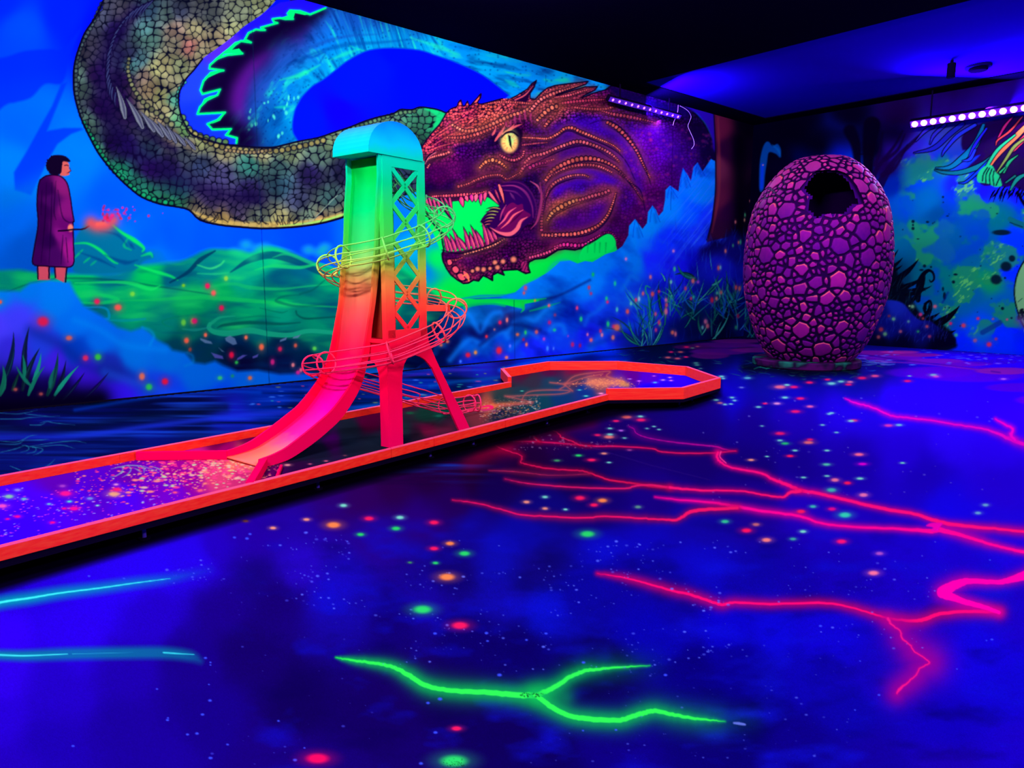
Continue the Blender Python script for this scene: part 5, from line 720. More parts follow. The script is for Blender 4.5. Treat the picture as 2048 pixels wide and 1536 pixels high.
# ---------------------------------------------------------------- deck art
def paint_deck():
    c = Canvas(-270, 700, 1500, 1200)
    R = np.random.RandomState(9)
    bg=c.field([(-200,1050,60,0,255),(0,1080,55,0,255),(0,1000,70,0,235),(100,1020,70,0,240),(60,1060,55,0,255),(150,1000,75,0,215),(200,985,80,0,190),(120,960,90,0,170),(250,990,75,0,220),(300,960,110,0,180),(260,950,100,0,160),(350,935,150,0,140),(380,960,140,0,150),(400,925,190,20,120),(430,945,220,60,110),(470,925,245,110,90),(500,915,250,140,80),(520,905,250,140,80),(480,950,200,40,110),(350,980,110,0,190),(560,880,250,90,120),(450,900,150,0,90),(440,880,100,0,60),(500,870,90,0,60),(560,960,50,0,70),(540,950,80,0,80),(600,930,40,5,55),(640,900,22,25,50),(600,910,20,30,50),(700,880,18,28,45),(660,880,60,0,80),(750,890,20,30,45),(650,860,30,20,45),(740,840,70,0,40),(700,860,20,28,40),(800,860,25,40,45),(850,830,15,50,40),(880,820,10,60,50),(820,800,60,10,40),(900,850,50,25,45),(850,860,90,10,50),(840,870,30,20,35),(800,880,15,20,40),(900,800,25,45,45),(940,790,60,20,40),(950,820,110,40,50),(980,810,160,70,50),(1000,830,25,30,50),(1000,800,30,50,50),(1050,790,20,50,60),(1080,800,10,55,70),(1120,790,8,45,90),(1100,760,20,50,70),(1060,760,40,35,50),(1050,745,70,10,40),(1100,745,70,10,50),(1150,740,110,10,50),(1200,745,100,10,70),(1150,760,60,40,60),(1200,765,110,60,70),(1170,780,10,40,110),(1250,765,60,20,130),(1260,750,80,0,120),(1300,755,70,0,170),(1350,760,40,0,230),(1340,770,30,0,240),(1400,765,30,0,200),(1300,775,20,0,220),(1240,775,30,10,170)],eps=40,p=2.4,warp=6)
    c.A[:]=bg
    full=(slice(0,c.h),slice(0,c.w))
    # comet streaks
    c.glow(cat([(960,815),(1000,810),(1040,806),(1068,803)],5),[10,14,8,4],(220,100,60),[.9,.8,.6,.3])
    for P in [[(1010,792),(1045,800),(1066,806),(1045,808),(1000,812)],[(1043,806),(1046,795),(1055,785),(1075,781),(1110,780),(1140,782),(1120,788),(1070,790),(1015,793)],[(1120,778),(1130,770),(1100,765),(1140,768),(1190,765)],[(1130,768),(1150,752),(1190,745),(1220,743),(1213,752),(1235,760),(1250,765)],[(1130,768),(1170,755),(1205,748)],[(1130,770),(1145,782)]]:
        c.glow(cat(P,4),8,(150,70,70),.45); c.line(cat(P,4),1.6,(165,75,70),1.5,.6)
    c.glow([(1180,765),(1215,766),(1240,765)],22,(200,110,80),.85,1.2); c.glow([(1245,768),(1255,770)],14,(190,130,60),.8)
    for k in range(160): c.dot(R.normal(1205,32),R.normal(766,5),R.uniform(.8,1.8),(215,130,80),.7,.6,.4)
    for k in range(520):
        x=R.uniform(960,1080); y=R.uniform(790,850); c.dot(x,y,R.uniform(.6,2.4),[(230,180,150),(200,210,190),(220,90,90),(240,150,60)][R.randint(4)],R.uniform(.4,.9),.6*math.exp(-((y-(812+(1080-x)*.1))/16)**2),.4)
    c.line(cat([(958,816),(975,812),(985,815),(970,820),(960,819)],4),[3,5,3],(225,20,90),1.5,.9); c.line([(960,820),(1000,822),(930,826)],[3,2,3],(150,80,110),2,.5)
    for x,y,r,col in [(1172,792,6,(70,200,170)),(1202,787,7,(230,130,160)),(1159,780,5,(60,180,160)),(1044,782,4,(80,200,150)),(1310,765,6,(70,170,255)),(1278,762,5,(200,90,230)),(1260,758,4,(170,120,230)),(1308,752,4,(200,90,220)),(1340,755,5,(200,120,230)),(1326,760,6,(170,120,230)),(1342,761,5,(220,120,230)),(878,832,10,(20,100,75)),(820,826,12,(20,80,50)),(575,930,9,(220,140,140)),(652,922,6,(200,90,120)),(620,928,5,(200,90,120)),(690,911,5,(120,60,80))]: spot(c,x,y,r,col)
    c.glow([(850,865),(900,858)],26,(130,20,50),.4)
    # nebula speckle on the tee end
    dens=lambda x,y: math.exp(-((x-430)/150.)**2-((y-(985-x*.12))/30.)**2)
    for k in range(4200):
        x=R.uniform(150,560); y=R.uniform(905,1010)
        if R.rand()>dens(x,y)+.05: continue
        t=R.rand(); col=(255,60,130) if t<.5 else (255,150,120) if t<.8 else (230,200,160) if t<.92 else (180,230,160)
        r=R.exponential(.8)+.5; c.dot(x,y,min(r*1.5,7),col,min(r*.6,2.2),.85,.4)
    for k in range(500):
        x=R.uniform(-250,330); y=R.uniform(975,1075)
        t=R.rand(); c.dot(x,y,R.uniform(.8,3),(230,60,200) if t<.6 else (170,170,255),R.uniform(.5,1.1),.8,.4)
    for x,y,r,col in [(131,987,17,(255,20,140)),(148,1017,13,(255,15,140)),(128,1017,7,(240,15,140)),(228,988,17,(230,170,120)),(234,979,13,(245,30,110)),(18,993,13,(130,200,170)),(35,980,9,(130,130,240)),(48,998,8,(110,190,190)),(5,1012,13,(240,80,190)),(139,1003,7,(90,220,200)),(98,1008,6,(110,190,200)),(180,997,9,(110,140,210)),(195,1011,5,(130,230,200)),(105,1045,8,(245,10,140)),(35,1033,9,(240,10,150)),(125,972,9,(160,60,190)),(232,969,7,(220,140,200)),(15,1038,6,(240,10,150)),(400,990-9,9,(240,90,110)),(345,972,6,(190,220,160)),(317,959,6,(210,190,150)),(460,941,6,(220,210,110)),(402,951,6,(200,220,130)),(410,967,6,(240,130,110)),(350,985,7,(250,80,120))]: spot(c,x,y,r,col)
    for P in [[(222,938),(235,935),(255,931),(280,932),(300,937),(315,943)],[(235,933),(246,937),(240,947),(228,953),(220,954)],[(255,930),(262,938),(256,948),(244,955)],[(280,932),(288,938),(288,946)],[(268,936),(276,940),(284,947)],[(300,932),(318,938),(326,946)]]:
        c.line(cat(P,5),[1,3,1],(120,150,170),1.5,.8)
    return c
# ---------------------------------------------------------------- helpers
FR = np.array([0, math.cos(TH), -math.sin(TH)]); UP = np.array([0, math.sin(TH), math.cos(TH)])
def pray(u, v):
    x = (np.asarray(u, float)-1024)/FPX; y = (768-np.asarray(v, float))/FPX
    return np.stack([x, y*UP[1]+FR[1], y*UP[2]+FR[2]], -1)
def on_z(u, v, z):
    r = pray(u, v); t = (z-HC)/r[..., 2]; return np.array([0, 0, HC])+r*t[..., None]
def on_p(u, v, P, n):
    r = pray(u, v); t = ((P-np.array([0, 0, HC]))@n)/(r@n); return np.array([0, 0, HC])+r*np.asarray(t)[..., None]
def on_a(u, v, a):                                  # course vertical plane -> (s, z)
    q = on_p(u, v, AC*a, AC); return float(q@DC), float(q[2])
def on_s(u, v, s):
    q = on_p(u, v, DC*s, DC); return float(q@AC), float(q[2])
def proj(P):
    d = P-np.array([0, 0, HC]); k = d@FR; k = np.where(k < .05, .05, k)
    return 1024+FPX*d[..., 0]/k, 768-FPX*(d@UP)/k

def mat(name, col=(.5, .5, .5), rough=.6, spec=.25, emis=None, es=0.):
    m = bpy.data.materials.new(name); m.use_nodes = True; b = m.node_tree.nodes['Principled BSDF']
    b.inputs['Base Color'].default_value = (*col, 1); b.inputs['Roughness'].default_value = rough
    b.inputs['Specular IOR Level'].default_value = spec; b.inputs['Specular Tint'].default_value = (.3, .0, 1., 1)
    if emis: b.inputs['Emission Color'].default_value = (*emis, 1); b.inputs['Emission Strength'].default_value = es
    return m
def paint_mat(name, rough=.7, spec=.15, bump=.0, bscale=200.):
    m = mat(name, rough=rough, spec=spec); nt = m.node_tree; b = nt.nodes['Principled BSDF']
    a = nt.nodes.new('ShaderNodeAttribute'); a.attribute_name = 'paint'
    tc = nt.nodes.new('ShaderNodeTexCoord'); n = nt.nodes.new('ShaderNodeTexNoise'); n.inputs['Scale'].default_value = bscale
    nt.links.new(tc.outputs['Object'], n.inputs['Vector'])
    mx = nt.nodes.new('ShaderNodeMixRGB'); mx.blend_type = 'MULTIPLY'; mx.inputs[0].default_value = .12
    nt.links.new(a.outputs['Color'], mx.inputs[1]); nt.links.new(n.outputs['Fac'], mx.inputs[2]); nt.links.new(mx.outputs[0], b.inputs['Base Color'])
    if bump:
        bp = nt.nodes.new('ShaderNodeBump'); bp.inputs['Strength'].default_value = bump; bp.inputs['Distance'].default_value = .004
        nt.links.new(n.outputs['Fac'], bp.inputs['Height']); nt.links.new(bp.outputs[0], b.inputs['Normal'])
    return m
def grad_mat(name, stops, rough=.5, spec=.25):
    """paint sprayed in bands by height above the deck"""
    m = mat(name, rough=rough, spec=spec); nt = m.node_tree; b = nt.nodes['Principled BSDF']
    g = nt.nodes.new('ShaderNodeNewGeometry'); s = nt.nodes.new('ShaderNodeSeparateXYZ'); mr = nt.nodes.new('ShaderNodeMapRange')
    mr.inputs[1].default_value = 0; mr.inputs[2].default_value = 3.; cr = nt.nodes.new('ShaderNodeValToRGB')
    n = nt.nodes.new('ShaderNodeTexNoise'); n.inputs['Scale'].default_value = 5; ad = nt.nodes.new('ShaderNodeMath'); ad.operation = 'MULTIPLY_ADD'; ad.inputs[1].default_value = .12
    nt.links.new(g.outputs['Position'], s.inputs[0]); nt.links.new(g.outputs['Position'], n.inputs['Vector'])
    nt.links.new(n.outputs['Fac'], ad.inputs[0]); nt.links.new(s.outputs['Z'], ad.inputs[2]); nt.links.new(ad.outputs[0], mr.inputs[0]); nt.links.new(mr.outputs[0], cr.inputs[0])
    e = cr.color_ramp.elements
    while len(e) > 1: e.remove(e[-1])
    for i, (z, c) in enumerate(stops):
        q = e[0] if i == 0 else e.new((z+.06)/3.)
        q.position = (z+.06)/3.; q.color = (*[float(lin(np.array(x/255.)))*.97 for x in c], 1)
    nt.links.new(cr.outputs[0], b.inputs['Base Color']); return m
GAIN = .8
def L3(r, g, b, k=None): return tuple(float(lin(np.array(x/255.)))*(k or GAIN) for x in (r, g, b))

def obj(name, V, F, m=None, parent=None, smooth=False, bevel=0.):
    me = bpy.data.meshes.new(name); me.from_pydata([tuple(map(float, v)) for v in V], [], [tuple(f) for f in F]); me.update()
    bm = bmesh.new(); bm.from_mesh(me); bmesh.ops.recalc_face_normals(bm, faces=bm.faces)
    if bevel: bmesh.ops.bevel(bm, geom=bm.edges[:], offset=bevel, segments=1, affect='EDGES', clamp_overlap=True)
    bm.to_mesh(me); bm.free()
    if m: me.materials.append(m)
    if smooth: me.polygons.foreach_set('use_smooth', [True]*len(me.polygons))
    o = bpy.data.objects.new(name, me); C.objects.link(o)
    if parent: o.parent = parent; o.matrix_parent_inverse = parent.matrix_basis.inverted()
    return o
class MB:
    def __init__(s): s.V = []; s.F = []
    def add(s, V, F): n = len(s.V); s.V += [np.array(v, float) for v in V]; s.F += [tuple(i+n for i in f) for f in F]; return s
    def prism(s, poly, T, off):
        """poly: 2D points, T(p)->3D, off: 3D extrusion vector"""
        n = len(poly); A = [np.array(T(p)) for p in poly]; B = [a+np.array(off) for a in A]
        return s.add(A+B, [tuple(range(n))[::-1], tuple(range(n, 2*n))]+[(i, (i+1) % n, n+(i+1) % n, n+i) for i in range(n)])
    def box(s, P0, ax, ay, az):
        P0, ax, ay, az = map(lambda q: np.array(q, float), (P0, ax, ay, az)); v = [P0+i*ax+j*ay+k*az for k in (0, 1) for j in (0, 1) for i in (0, 1)]
        return s.add(v, [(0, 2, 3, 1), (4, 5, 7, 6), (0, 1, 5, 4), (2, 6, 7, 3), (0, 4, 6, 2), (1, 3, 7, 5)])
    def tube(s, P, r, n=8, closed=False):
        P = [np.array(p, float) for p in P]; m = len(P); V = []; F = []; up = None
        for i in range(m):
            t = P[(i+1) % m]-P[i-1] if closed else P[min(i+1, m-1)]-P[max(i-1, 0)]
            t = t/(np.linalg.norm(t)+1e-9)
            if up is None: up = np.cross(t, [0, 0, 1.]); up = up if np.linalg.norm(up) > .1 else np.cross(t, [1., 0, 0])
            up = up-t*(up@t); up /= np.linalg.norm(up)+1e-9; w = np.cross(t, up)
            for k in range(n): a = 2*math.pi*k/n; V.append(P[i]+r*(math.cos(a)*up+math.sin(a)*w))
        R = m if closed else m-1
        for i in range(R):
            for k in range(n): F.append((i*n+k, i*n+(k+1) % n, ((i+1) % m)*n+(k+1) % n, ((i+1) % m)*n+k))
        if not closed: F += [tuple(range(n))[::-1], tuple(range((m-1)*n, m*n))]
        return s.add(V, F)
    def build(s, name, m, parent=None, smooth=False, bevel=0.): return obj(name, s.V, s.F, m, parent, smooth, bevel)
def empty(name, loc):
    o = bpy.data.objects.new(name, None); C.objects.link(o); o.location = tuple(map(float, loc)); return o
def tag(o, label=None, cat_=None, group=None, kind=None):
    if label: o['label'] = label
    if cat_: o['category'] = cat_
    if group: o['group'] = group
    if kind: o['kind'] = kind
    return o
def grid(name, P, col, m, keep=None):
    """painted surface: P (r,c,3) points, col (r,c,3) linear paint"""
    r, c = P.shape[:2]; idx = np.arange(r*c).reshape(r, c)
    q = np.stack([idx[:-1, :-1], idx[:-1, 1:], idx[1:, 1:], idx[1:, :-1]], -1).reshape(-1, 4)
    if keep is not None:
        k = keep[:-1, :-1] & keep[:-1, 1:] & keep[1:, 1:] & keep[1:, :-1]; q = q[k.ravel()]
        used = np.unique(q); rm = np.full(r*c, -1); rm[used] = np.arange(len(used)); q = rm[q]; V = P.reshape(-1, 3)[used]; K = col.reshape(-1, 3)[used]
    else: V = P.reshape(-1, 3); K = col.reshape(-1, 3)
    me = bpy.data.meshes.new(name); me.vertices.add(len(V)); me.vertices.foreach_set('co', V.astype(np.float32).ravel())
    me.loops.add(q.size); me.loops.foreach_set('vertex_index', q.astype(np.int32).ravel())
    me.polygons.add(len(q)); me.polygons.foreach_set('loop_start', np.arange(0, q.size, 4, dtype=np.int32)); me.update(calc_edges=True)
    at = me.color_attributes.new('paint', 'FLOAT_COLOR', 'POINT'); at.data.foreach_set('color', np.c_[K, np.ones(len(K))].astype(np.float32).ravel())
    me.materials.append(m); o = bpy.data.objects.new(name, me); C.objects.link(o); return o
def sample(cv, U, V):
    return lin(np.clip(bil(cv.A, U-cv.x0, V-cv.y0), 0, 1))*GAIN

# ---------------------------------------------------------------- light from the UV bars
def aim(o, src, dst):
    d = Vector(tuple(dst-src)); o.location = tuple(src); o.rotation_euler = d.to_track_quat('-Z', 'Y').to_euler()
def lamp(src, dst, power, lx, ly=.12, col=(.9, .82, 1.), parent=None, spread=180):
    l = bpy.data.lights.new('uv_light', 'AREA'); l.shape = 'RECTANGLE'; l.size = lx; l.size_y = ly; l.energy = power; l.color = col; l.spread = math.radians(spread)
    o = bpy.data.objects.new('uv_light', l); C.objects.link(o); aim(o, np.array(src, float), np.array(dst, float)); return o

# ---------------------------------------------------------------- room shell
M_wall = paint_mat('mural_paint', .8, .0, .05, 140.); M_floor = paint_mat('floor_paint', .7, .0, .12, 260.); M_deck = paint_mat('deck_paint', .6, .0, .05, 200.)
M_black = mat('black_paint', (.0012, .0003, .009), .9, .0); M_plain = mat('dark_blue_plaster', (.01, .004, .06), .8, .1); M_ceil = mat('ceiling_paint', (.010, .0, .34), .9, .0)
M_dark = mat('black_metal', (.003, .001, .01), .7, .03); M_trim = mat('dark_trim', (.003, .002, .008), .9, 0.)

cv = paint_left(); paint_dragon(cv); paint_clouds(cv); dots_left(cv)
us = np.r_[np.arange(-245, 1500, 1.45), 1503.]
base = on_p(us, np.full(us.shape, 560.), CO, NW); ss = (base-CO)@DW; ss = ss[ss < 0]; ss = np.r_[ss, 0.]
zs = np.linspace(0, ZC, 620)
S, Z = np.meshgrid(ss, zs); P = CO+DW*S[..., None]; P[..., 2] = Z
U, V = proj(P); colr = sample(cv, U, V)
grid('wall_left', P, colr, M_wall); tag(bpy.data.objects['wall_left'], kind='structure')
cv = paint_right()
ts = np.linspace(0, 9.5, 560); T, Z = np.meshgrid(ts, np.linspace(0, ZC, 430)); P = CO-NW*T[..., None]; P[..., 2] = Z
U, V = proj(P); grid('wall_right', P, sample(cv, U, V), M_wall); tag(bpy.data.objects['wall_right'], kind='structure')
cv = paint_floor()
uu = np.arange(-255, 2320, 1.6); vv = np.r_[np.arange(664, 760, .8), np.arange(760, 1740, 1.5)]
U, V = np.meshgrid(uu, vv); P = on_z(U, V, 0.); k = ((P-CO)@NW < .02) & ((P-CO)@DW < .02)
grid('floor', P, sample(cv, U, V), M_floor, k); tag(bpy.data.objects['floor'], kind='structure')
del cv
def wallbox(name, P0, ax, ay, az, m): return tag(MB().box(P0, ax, ay, az).build(name, m), kind='structure')
s0, o1 = -30., 22.
# plain surfaces that close the hall behind and beside the camera
MB_ = MB(); a = RP(s0, -.2, -.06)
wallbox('floor_slab', RP(s0, -.2, -.12), DW*(-s0+.2), -NW*(o1+.4), (0, 0, .115), M_plain)
wallbox('wall_left_extension', RP(s0, -.15, 0), DW*(ss[0]-s0), NW*-.15, (0, 0, ZC), M_plain)
wallbox('wall_back', RP(s0, 0, 0), DW*-.15, -NW*o1, (0, 0, ZC), M_plain)
wallbox('wall_front', RP(s0, o1, 0), DW*-s0, -NW*.15, (0, 0, ZC), M_plain)
wallbox('wall_right_extension', RP(0, 9.5, 0), DW*.15, -NW*(o1-9.5), (0, 0, ZC), M_plain)
# ceiling: black over the course side and along the mural, open painted bay beyond
bay = [(-5.6, .62), (-.55, .62), (-.55, 16.), (-5.6, 16.)]
cb = MB()
cb.box(RP(s0, -.2, ZC), DW*(-s0-5.6), -NW*(o1+.4), (0, 0, .25)); cb.box(RP(-5.6, -.2, ZC), DW*5.8, -NW*.82, (0, 0, .25)); cb.box(RP(-.55, .62, ZC), DW*.75, -NW*15.4, (0, 0, .25)); cb.box(RP(-5.6, 16., ZC), DW*5.8, -NW*6.2, (0, 0, .25))
tag(cb.build('ceiling', M_black), kind='structure')
tag(MB().box(RP(-5.6, .62, ZC+.02), DW*5.05, -NW*15.38, (0, 0, .2)).build('ceiling_bay', M_ceil), kind='structure')
tag(MB().box(RP(ss[0], .004, 0), DW*-ss[0], NW*.004, (0, 0, .022)).build('baseboard_left', M_trim), kind='structure')  # thin near-black trim along the foot of the mural wall

# ---------------------------------------------------------------- UV bars
M_led = mat('violet_led', (.3, .1, .6), .3, .2, (.62, .12, 1.), 26.); M_led2 = mat('violet_led_dim', (.3, .1, .6), .3, .2, (.62, .08, 1.), 5.); M_cord = mat('cord', (.5, .35, .7), .5, .2)
M_lens = mat('led_tray', (.08, .015, .4), .35, .3)
def uv_bar(p, along, face, n, pitch, mled, label, group, lr=.028, hgt=.075, dep=.075):
    """black bar with a row of domed LEDs; p = centre of first LED"""
    along = along/np.linalg.norm(along); face = face/np.linalg.norm(face); up = np.cross(along, face); up *= 1 if up[2] > 0 else -1
    L = pitch*(n-1); e = empty('uv_light_bar', p+along*L/2); tag(e, label, 'light', group)
    q = p-along*pitch*.6-face*dep-up*hgt/2
    MB().box(q, along*(L+pitch*1.2), face*dep*.9, up*hgt).build('housing', M_dark, e, bevel=.008)
    MB().box(p-along*pitch*.5-face*.012-up*hgt*.38, along*(L+pitch), face*.008, up*hgt*.76).build('led_tray', M_lens, e)
    for i in range(n):
        c = p+along*pitch*i; V = []; F = []; K = 10
        for j in range(5):
            th = j/4*math.pi/2
            for k in range(K): a = 2*math.pi*k/K; V.append(c+face*lr*.7*math.cos(th)+(along*math.cos(a)+up*math.sin(a))*lr*math.sin(th))
        for j in range(4):
            for k in range(K): F.append((j*K+k, j*K+(k+1) % K, (j+1)*K+(k+1) % K, (j+1)*K+k))
        bm_V = V; obj('led', bm_V, F, mled, e, True)
    for f in (.12, .88):
        m = p+along*L*f-face*dep*.6; MB().box(m-along*.015-face*.01, along*.03, face*.02, np.array([0, 0, ZC-m[2]-.002])).build('hanger', M_dark, e)
    return e
# bar over the mural (LED row from pixel rays, 0.28 m off the wall)
def mural_pt(u, v, off): return on_p(u, v, CO-NW*off, NW)
A = mural_pt(1226, 199.5, .28); B = mural_pt(1356, 234, .28); d = B-A; d[2] = 0; pit = np.linalg.norm(d)/11
zbar = (A[2]+B[2])/2; A[2] = zbar
down = -NW*.75+np.array([0, 0, -.55])+DW*-.25
uv_bar(A, DW, -NW*.8+np.array([0, 0, -.6]), 12, pit, M_led2, 'black bar with twelve small violet lamps on the dragon mural', None, lr=.027, hgt=.13, dep=.1)
def right_pt(u, v, off): return on_p(u, v, CO-DW*off, DW)
A2 = right_pt(1829.5, 249, .45); B2 = right_pt(2027.5, 218.5, .45); pit2 = np.linalg.norm((B2-A2)[:2])/10; A2[2] = (A2[2]+B2[2])/2
uv_bar(A2, -NW, -DW*.85+np.array([0, 0, -.5]), 14, pit2, M_led, 'long black bar of bright violet lamps on the right wall', None, lr=.066, hgt=.19, dep=.12)
for i, (s, o, z, s2, o2, z2, pw, ln) in enumerate(LIGHTS):  # unseen bars added to raise the brightness, each with LEDs and a lamp
    src = RP(s, o, z); dst = RP(s2, o2, z2); f = dst-src; f /= np.linalg.norm(f)
    uv_bar(src-DW*ln/2+np.array([0, 0, .08]), DW, f, 12, ln/11, M_led, 'added violet lamp bar, unseen, put in to brighten the hall', 'added unseen lamp bars', lr=.03)
    lamp(src+f*.06, dst, pw, ln)
# light thrown by the two visible bars
lamp(A+DW*pit*5.5-NW*.12+np.array([0, 0, -.06]), RP(-3.2, 4.5, 0.), 70, 1.9, .1, (.8, .5, 1.))
lamp(A+DW*pit*5.5-NW*.3+np.array([0, 0, .1]), RP(-3.0, 1.6, ZC), 300, 1.7, .1, (.16, .01, 1.), spread=165)
lamp(A2-NW*pit2*6-DW*.06+np.array([0, 0, -.08]), RP(-5., 7.5, 0.), 230, 3.4, .15, (.9, .72, 1.))
lamp(A2-NW*pit2*7-DW*.06+np.array([0, 0, .16]), RP(-2.0, 7.6, ZC), 800, 3.2, .1, (.16, .01, 1.), spread=150)

# ---------------------------------------------------------------- cords by the mural bar
def cord(pts, off, label):
    P = [mural_pt(u, v, o) for (u, v), o in zip(pts, off)]; P = cat(P, 6)
    return tag(MB().tube(P, .007, 6).build('power_cord', M_cord, None, True), label, 'cord')
cord([(1356.5, 210), (1355.5, 222), (1352, 234), (1348, 243), (1346, 251)], [.18, .16, .1, .06, .04], 'short pale cord hanging across the end of the mural lamp bar')
cord([(1360, 212), (1368, 216), (1377, 223), (1382, 233), (1379, 243), (1376, 252), (1380, 263), (1387, 279), (1388, 290), (1383, 298)], [.1]*3+[.06]*7, 'long pale cord curling down the mural beside the lamp bar')
# ceiling fittings
M_fit = mat('dark_fitting', (.004, .001, .06), .8, .0); M_fd = mat('black_fitting', (.002, .0006, .012), .9, 0.)
def disc(c, r, z0, z1, n=28): return [(c[0]+r*math.cos(2*math.pi*k/n), c[1]+r*math.sin(2*math.pi*k/n)) for k in range(n)]
q = on_z(1957, 134, ZC+.0); e = empty('ceiling_speaker', q); tag(e, 'round flat dark fitting on the lit ceiling at right', 'speaker')
MB().prism(disc(q, .23, 0, 0), lambda p: (p[0], p[1], ZC-.02), (0, 0, .04)).build('rim', M_fit, e, bevel=.006)
MB().prism(disc(q, .17, 0, 0), lambda p: (p[0], p[1], ZC-.075), (0, 0, .055)).build('cone', M_fd, e, bevel=.02)
q = on_z(1904, 123, ZC); e = empty('ceiling_spotlight', q); tag(e, 'short dark cylinder hanging from the ceiling left of the round fitting', 'spotlight')
MB().prism(disc(q, .075, 0, 0), lambda p: (p[0], p[1], ZC-.30), (0, 0, .27)).build('body', M_fd, e, bevel=.01)
MB().prism(disc(q, .03, 0, 0), lambda p: (p[0], p[1], ZC-.05), (0, 0, .07)).build('stem', M_fd, e)

# ---------------------------------------------------------------- golf course
def wood(name, c1, c2, c3):
    m = mat(name, rough=.55, spec=.3); nt = m.node_tree; b = nt.nodes['Principled BSDF']
    tc = nt.nodes.new('ShaderNodeTexCoord'); mp = nt.nodes.new('ShaderNodeMapping'); mp.inputs['Rotation'].default_value = (0, 0, -math.atan2(DC[1], DC[0])); mp.inputs['Scale'].default_value = (1.6, 8, 26)
    n = nt.nodes.new('ShaderNodeTexNoise'); n.inputs['Scale'].default_value = 2.5; n.inputs['Detail'].default_value = 5; cr = nt.nodes.new('ShaderNodeValToRGB')
    nt.links.new(tc.outputs['Object'], mp.inputs[0]); nt.links.new(mp.outputs[0], n.inputs['Vector']); nt.links.new(n.outputs['Fac'], cr.inputs[0]); nt.links.new(cr.outputs[0], b.inputs['Base Color'])
    e = cr.color_ramp.elements; e[0].position = .26; e[0].color = (*c1, 1); e[1].position = .5; e[1].color = (*c2, 1); q = e.new(.72); q.color = (*c3, 1); return m
M_rail = wood('orange_wood', L3(250, 24, 10, .97), L3(255, 46, 18, .97), L3(255, 62, 28, .97))
M_toplight = mat('rail_top_pink_light', L3(255, 70, 120), .4, .5)  # violet lamplight on the orange rail tops, put in as pink colour
ZD, Z1, Z2 = .14, .21, .28
course = empty('mini_golf_course', CP(5, 5.1, 0)); tag(course, 'long raised mini golf lane with orange wooden rails and dark painted deck', 'mini golf course')
outl = [(-1.0, 4.30), (7.55, 4.30), (8.19, 3.60), (9.35, 3.58), (10.30, 4.47), (10.30, 5.70), (9.56, 6.58), (8.32, 6.60), (7.66, 5.95), (-1.0, 5.95)]
def T2(p): return CP(p[0], p[1], 0)
def inset(poly, w):
    n = len(poly); out = []
    for i in range(n):
        p0, p1, p2 = map(lambda q: np.array(q, float), (poly[i-1], poly[i], poly[(i+1) % n])); d1 = p1-p0; d2 = p2-p1
        n1 = np.array([-d1[1], d1[0]])/np.linalg.norm(d1); n2 = np.array([-d2[1], d2[0]])/np.linalg.norm(d2); b = n1+n2; out.append(tuple(p1+b*w/(1+n1@n2)))
    return out
inn = inset(outl, .05)
MB().prism(inset(outl, .006), lambda p: CP(p[0], p[1], ZD-.045), (0, 0, .042)).build('deck_board', M_dark, course)
# painted playing surface as a fine grid
cv = paint_deck()
sg = np.linspace(-.98, 10.29, 1500); ag = np.linspace(3.60, 6.57, 420); S, A_ = np.meshgrid(sg, ag); P = DC*S[..., None]+AC*A_[..., None]; P[..., 2] = ZD
inside = np.zeros(S.shape, bool)
for (x0, y0), (x1, y1) in zip(inset(outl, .02), np.roll(np.array(inset(outl, .02)), -1, 0)):
    if y0 != y1: inside ^= ((y0 > A_) != (y1 > A_)) & (S < (x1-x0)*(A_-y0)/(y1-y0)+x0)
U, V = proj(P); o = grid('playing_surface', P, sample(cv, U, V), M_deck, inside); o.parent = course; o.matrix_parent_inverse = course.matrix_basis.inverted()
del cv
n = len(outl); tall = {1, 2, 3, 4, 5, 6, 7}
for i in range(n):
    a, b = outl[i], outl[(i+1) % n]; ai, bi = inn[i], inn[(i+1) % n]; zt = Z2 if i in tall else Z1
    if i == n-1: continue
    segs = 1; jn = {0: [0, .58, .64, .76, .88, 1], 8: [0, .27, .6, 1]}.get(i, [0, 1])
    for f0, f1 in zip(jn[:-1], jn[1:]):
        g = .0016 if len(jn) > 2 else 0; L = math.dist(a, b)
        lp = lambda p, q, t: (p[0]+(q[0]-p[0])*t, p[1]+(q[1]-p[1])*t)
        t0 = f0+(g/L if f0 else 0); t1 = f1-(g/L if f1 < 1 else 0)
        quad = [lp(a, b, t0), lp(a, b, t1), lp(ai, bi, t1), lp(ai, bi, t0)]
        r = MB().prism(quad, lambda p: CP(p[0], p[1], ZD-.004), (0, 0, zt-ZD+.002)).build('rail', M_rail, course, bevel=.002)
        MB().prism(quad, lambda p: CP(p[0], p[1], zt-.002), (0, 0, .002)).build('rail_top_light', M_toplight, r)  # thin sheet carrying the painted light on the rail top
# stepped-down rail end pieces
e0 = [(7.55, 4.30), (7.60, 4.30), (7.60, 4.36), (7.55, 4.36)]
# skirt frame and feet
MB().prism(inset(outl, .12), lambda p: CP(p[0], p[1], ZD-.075), (0, 0, .03)).build('under_frame', M_dark, course)
M_foot = mat('foot_metal', (.05, .02, .35), .4, .5)
for s, a in [(1.97, 4.40), (3.3, 4.42), (4.54, 4.42), (5.14, 4.42), (6.4, 4.42), (7.3, 4.45), (8.8, 3.75), (10.1, 4.6), (1.97, 5.85), (4.5, 5.85), (7.0, 5.85), (9.6, 6.4), (8.4, 3.75), (10.1, 5.6)]:
    f = MB().prism(disc((0, 0), .013, 0, 0, 10), lambda p: CP(s, a, .012)+np.array([p[0], p[1], 0]), (0, 0, .055)).build('levelling_foot', M_foot, course)
    MB().prism(disc((0, 0), .035, 0, 0, 14), lambda p: CP(s, a, 0.0)+np.array([p[0], p[1], 0]), (0, 0, .014)).build('foot_pad', M_dark, f)

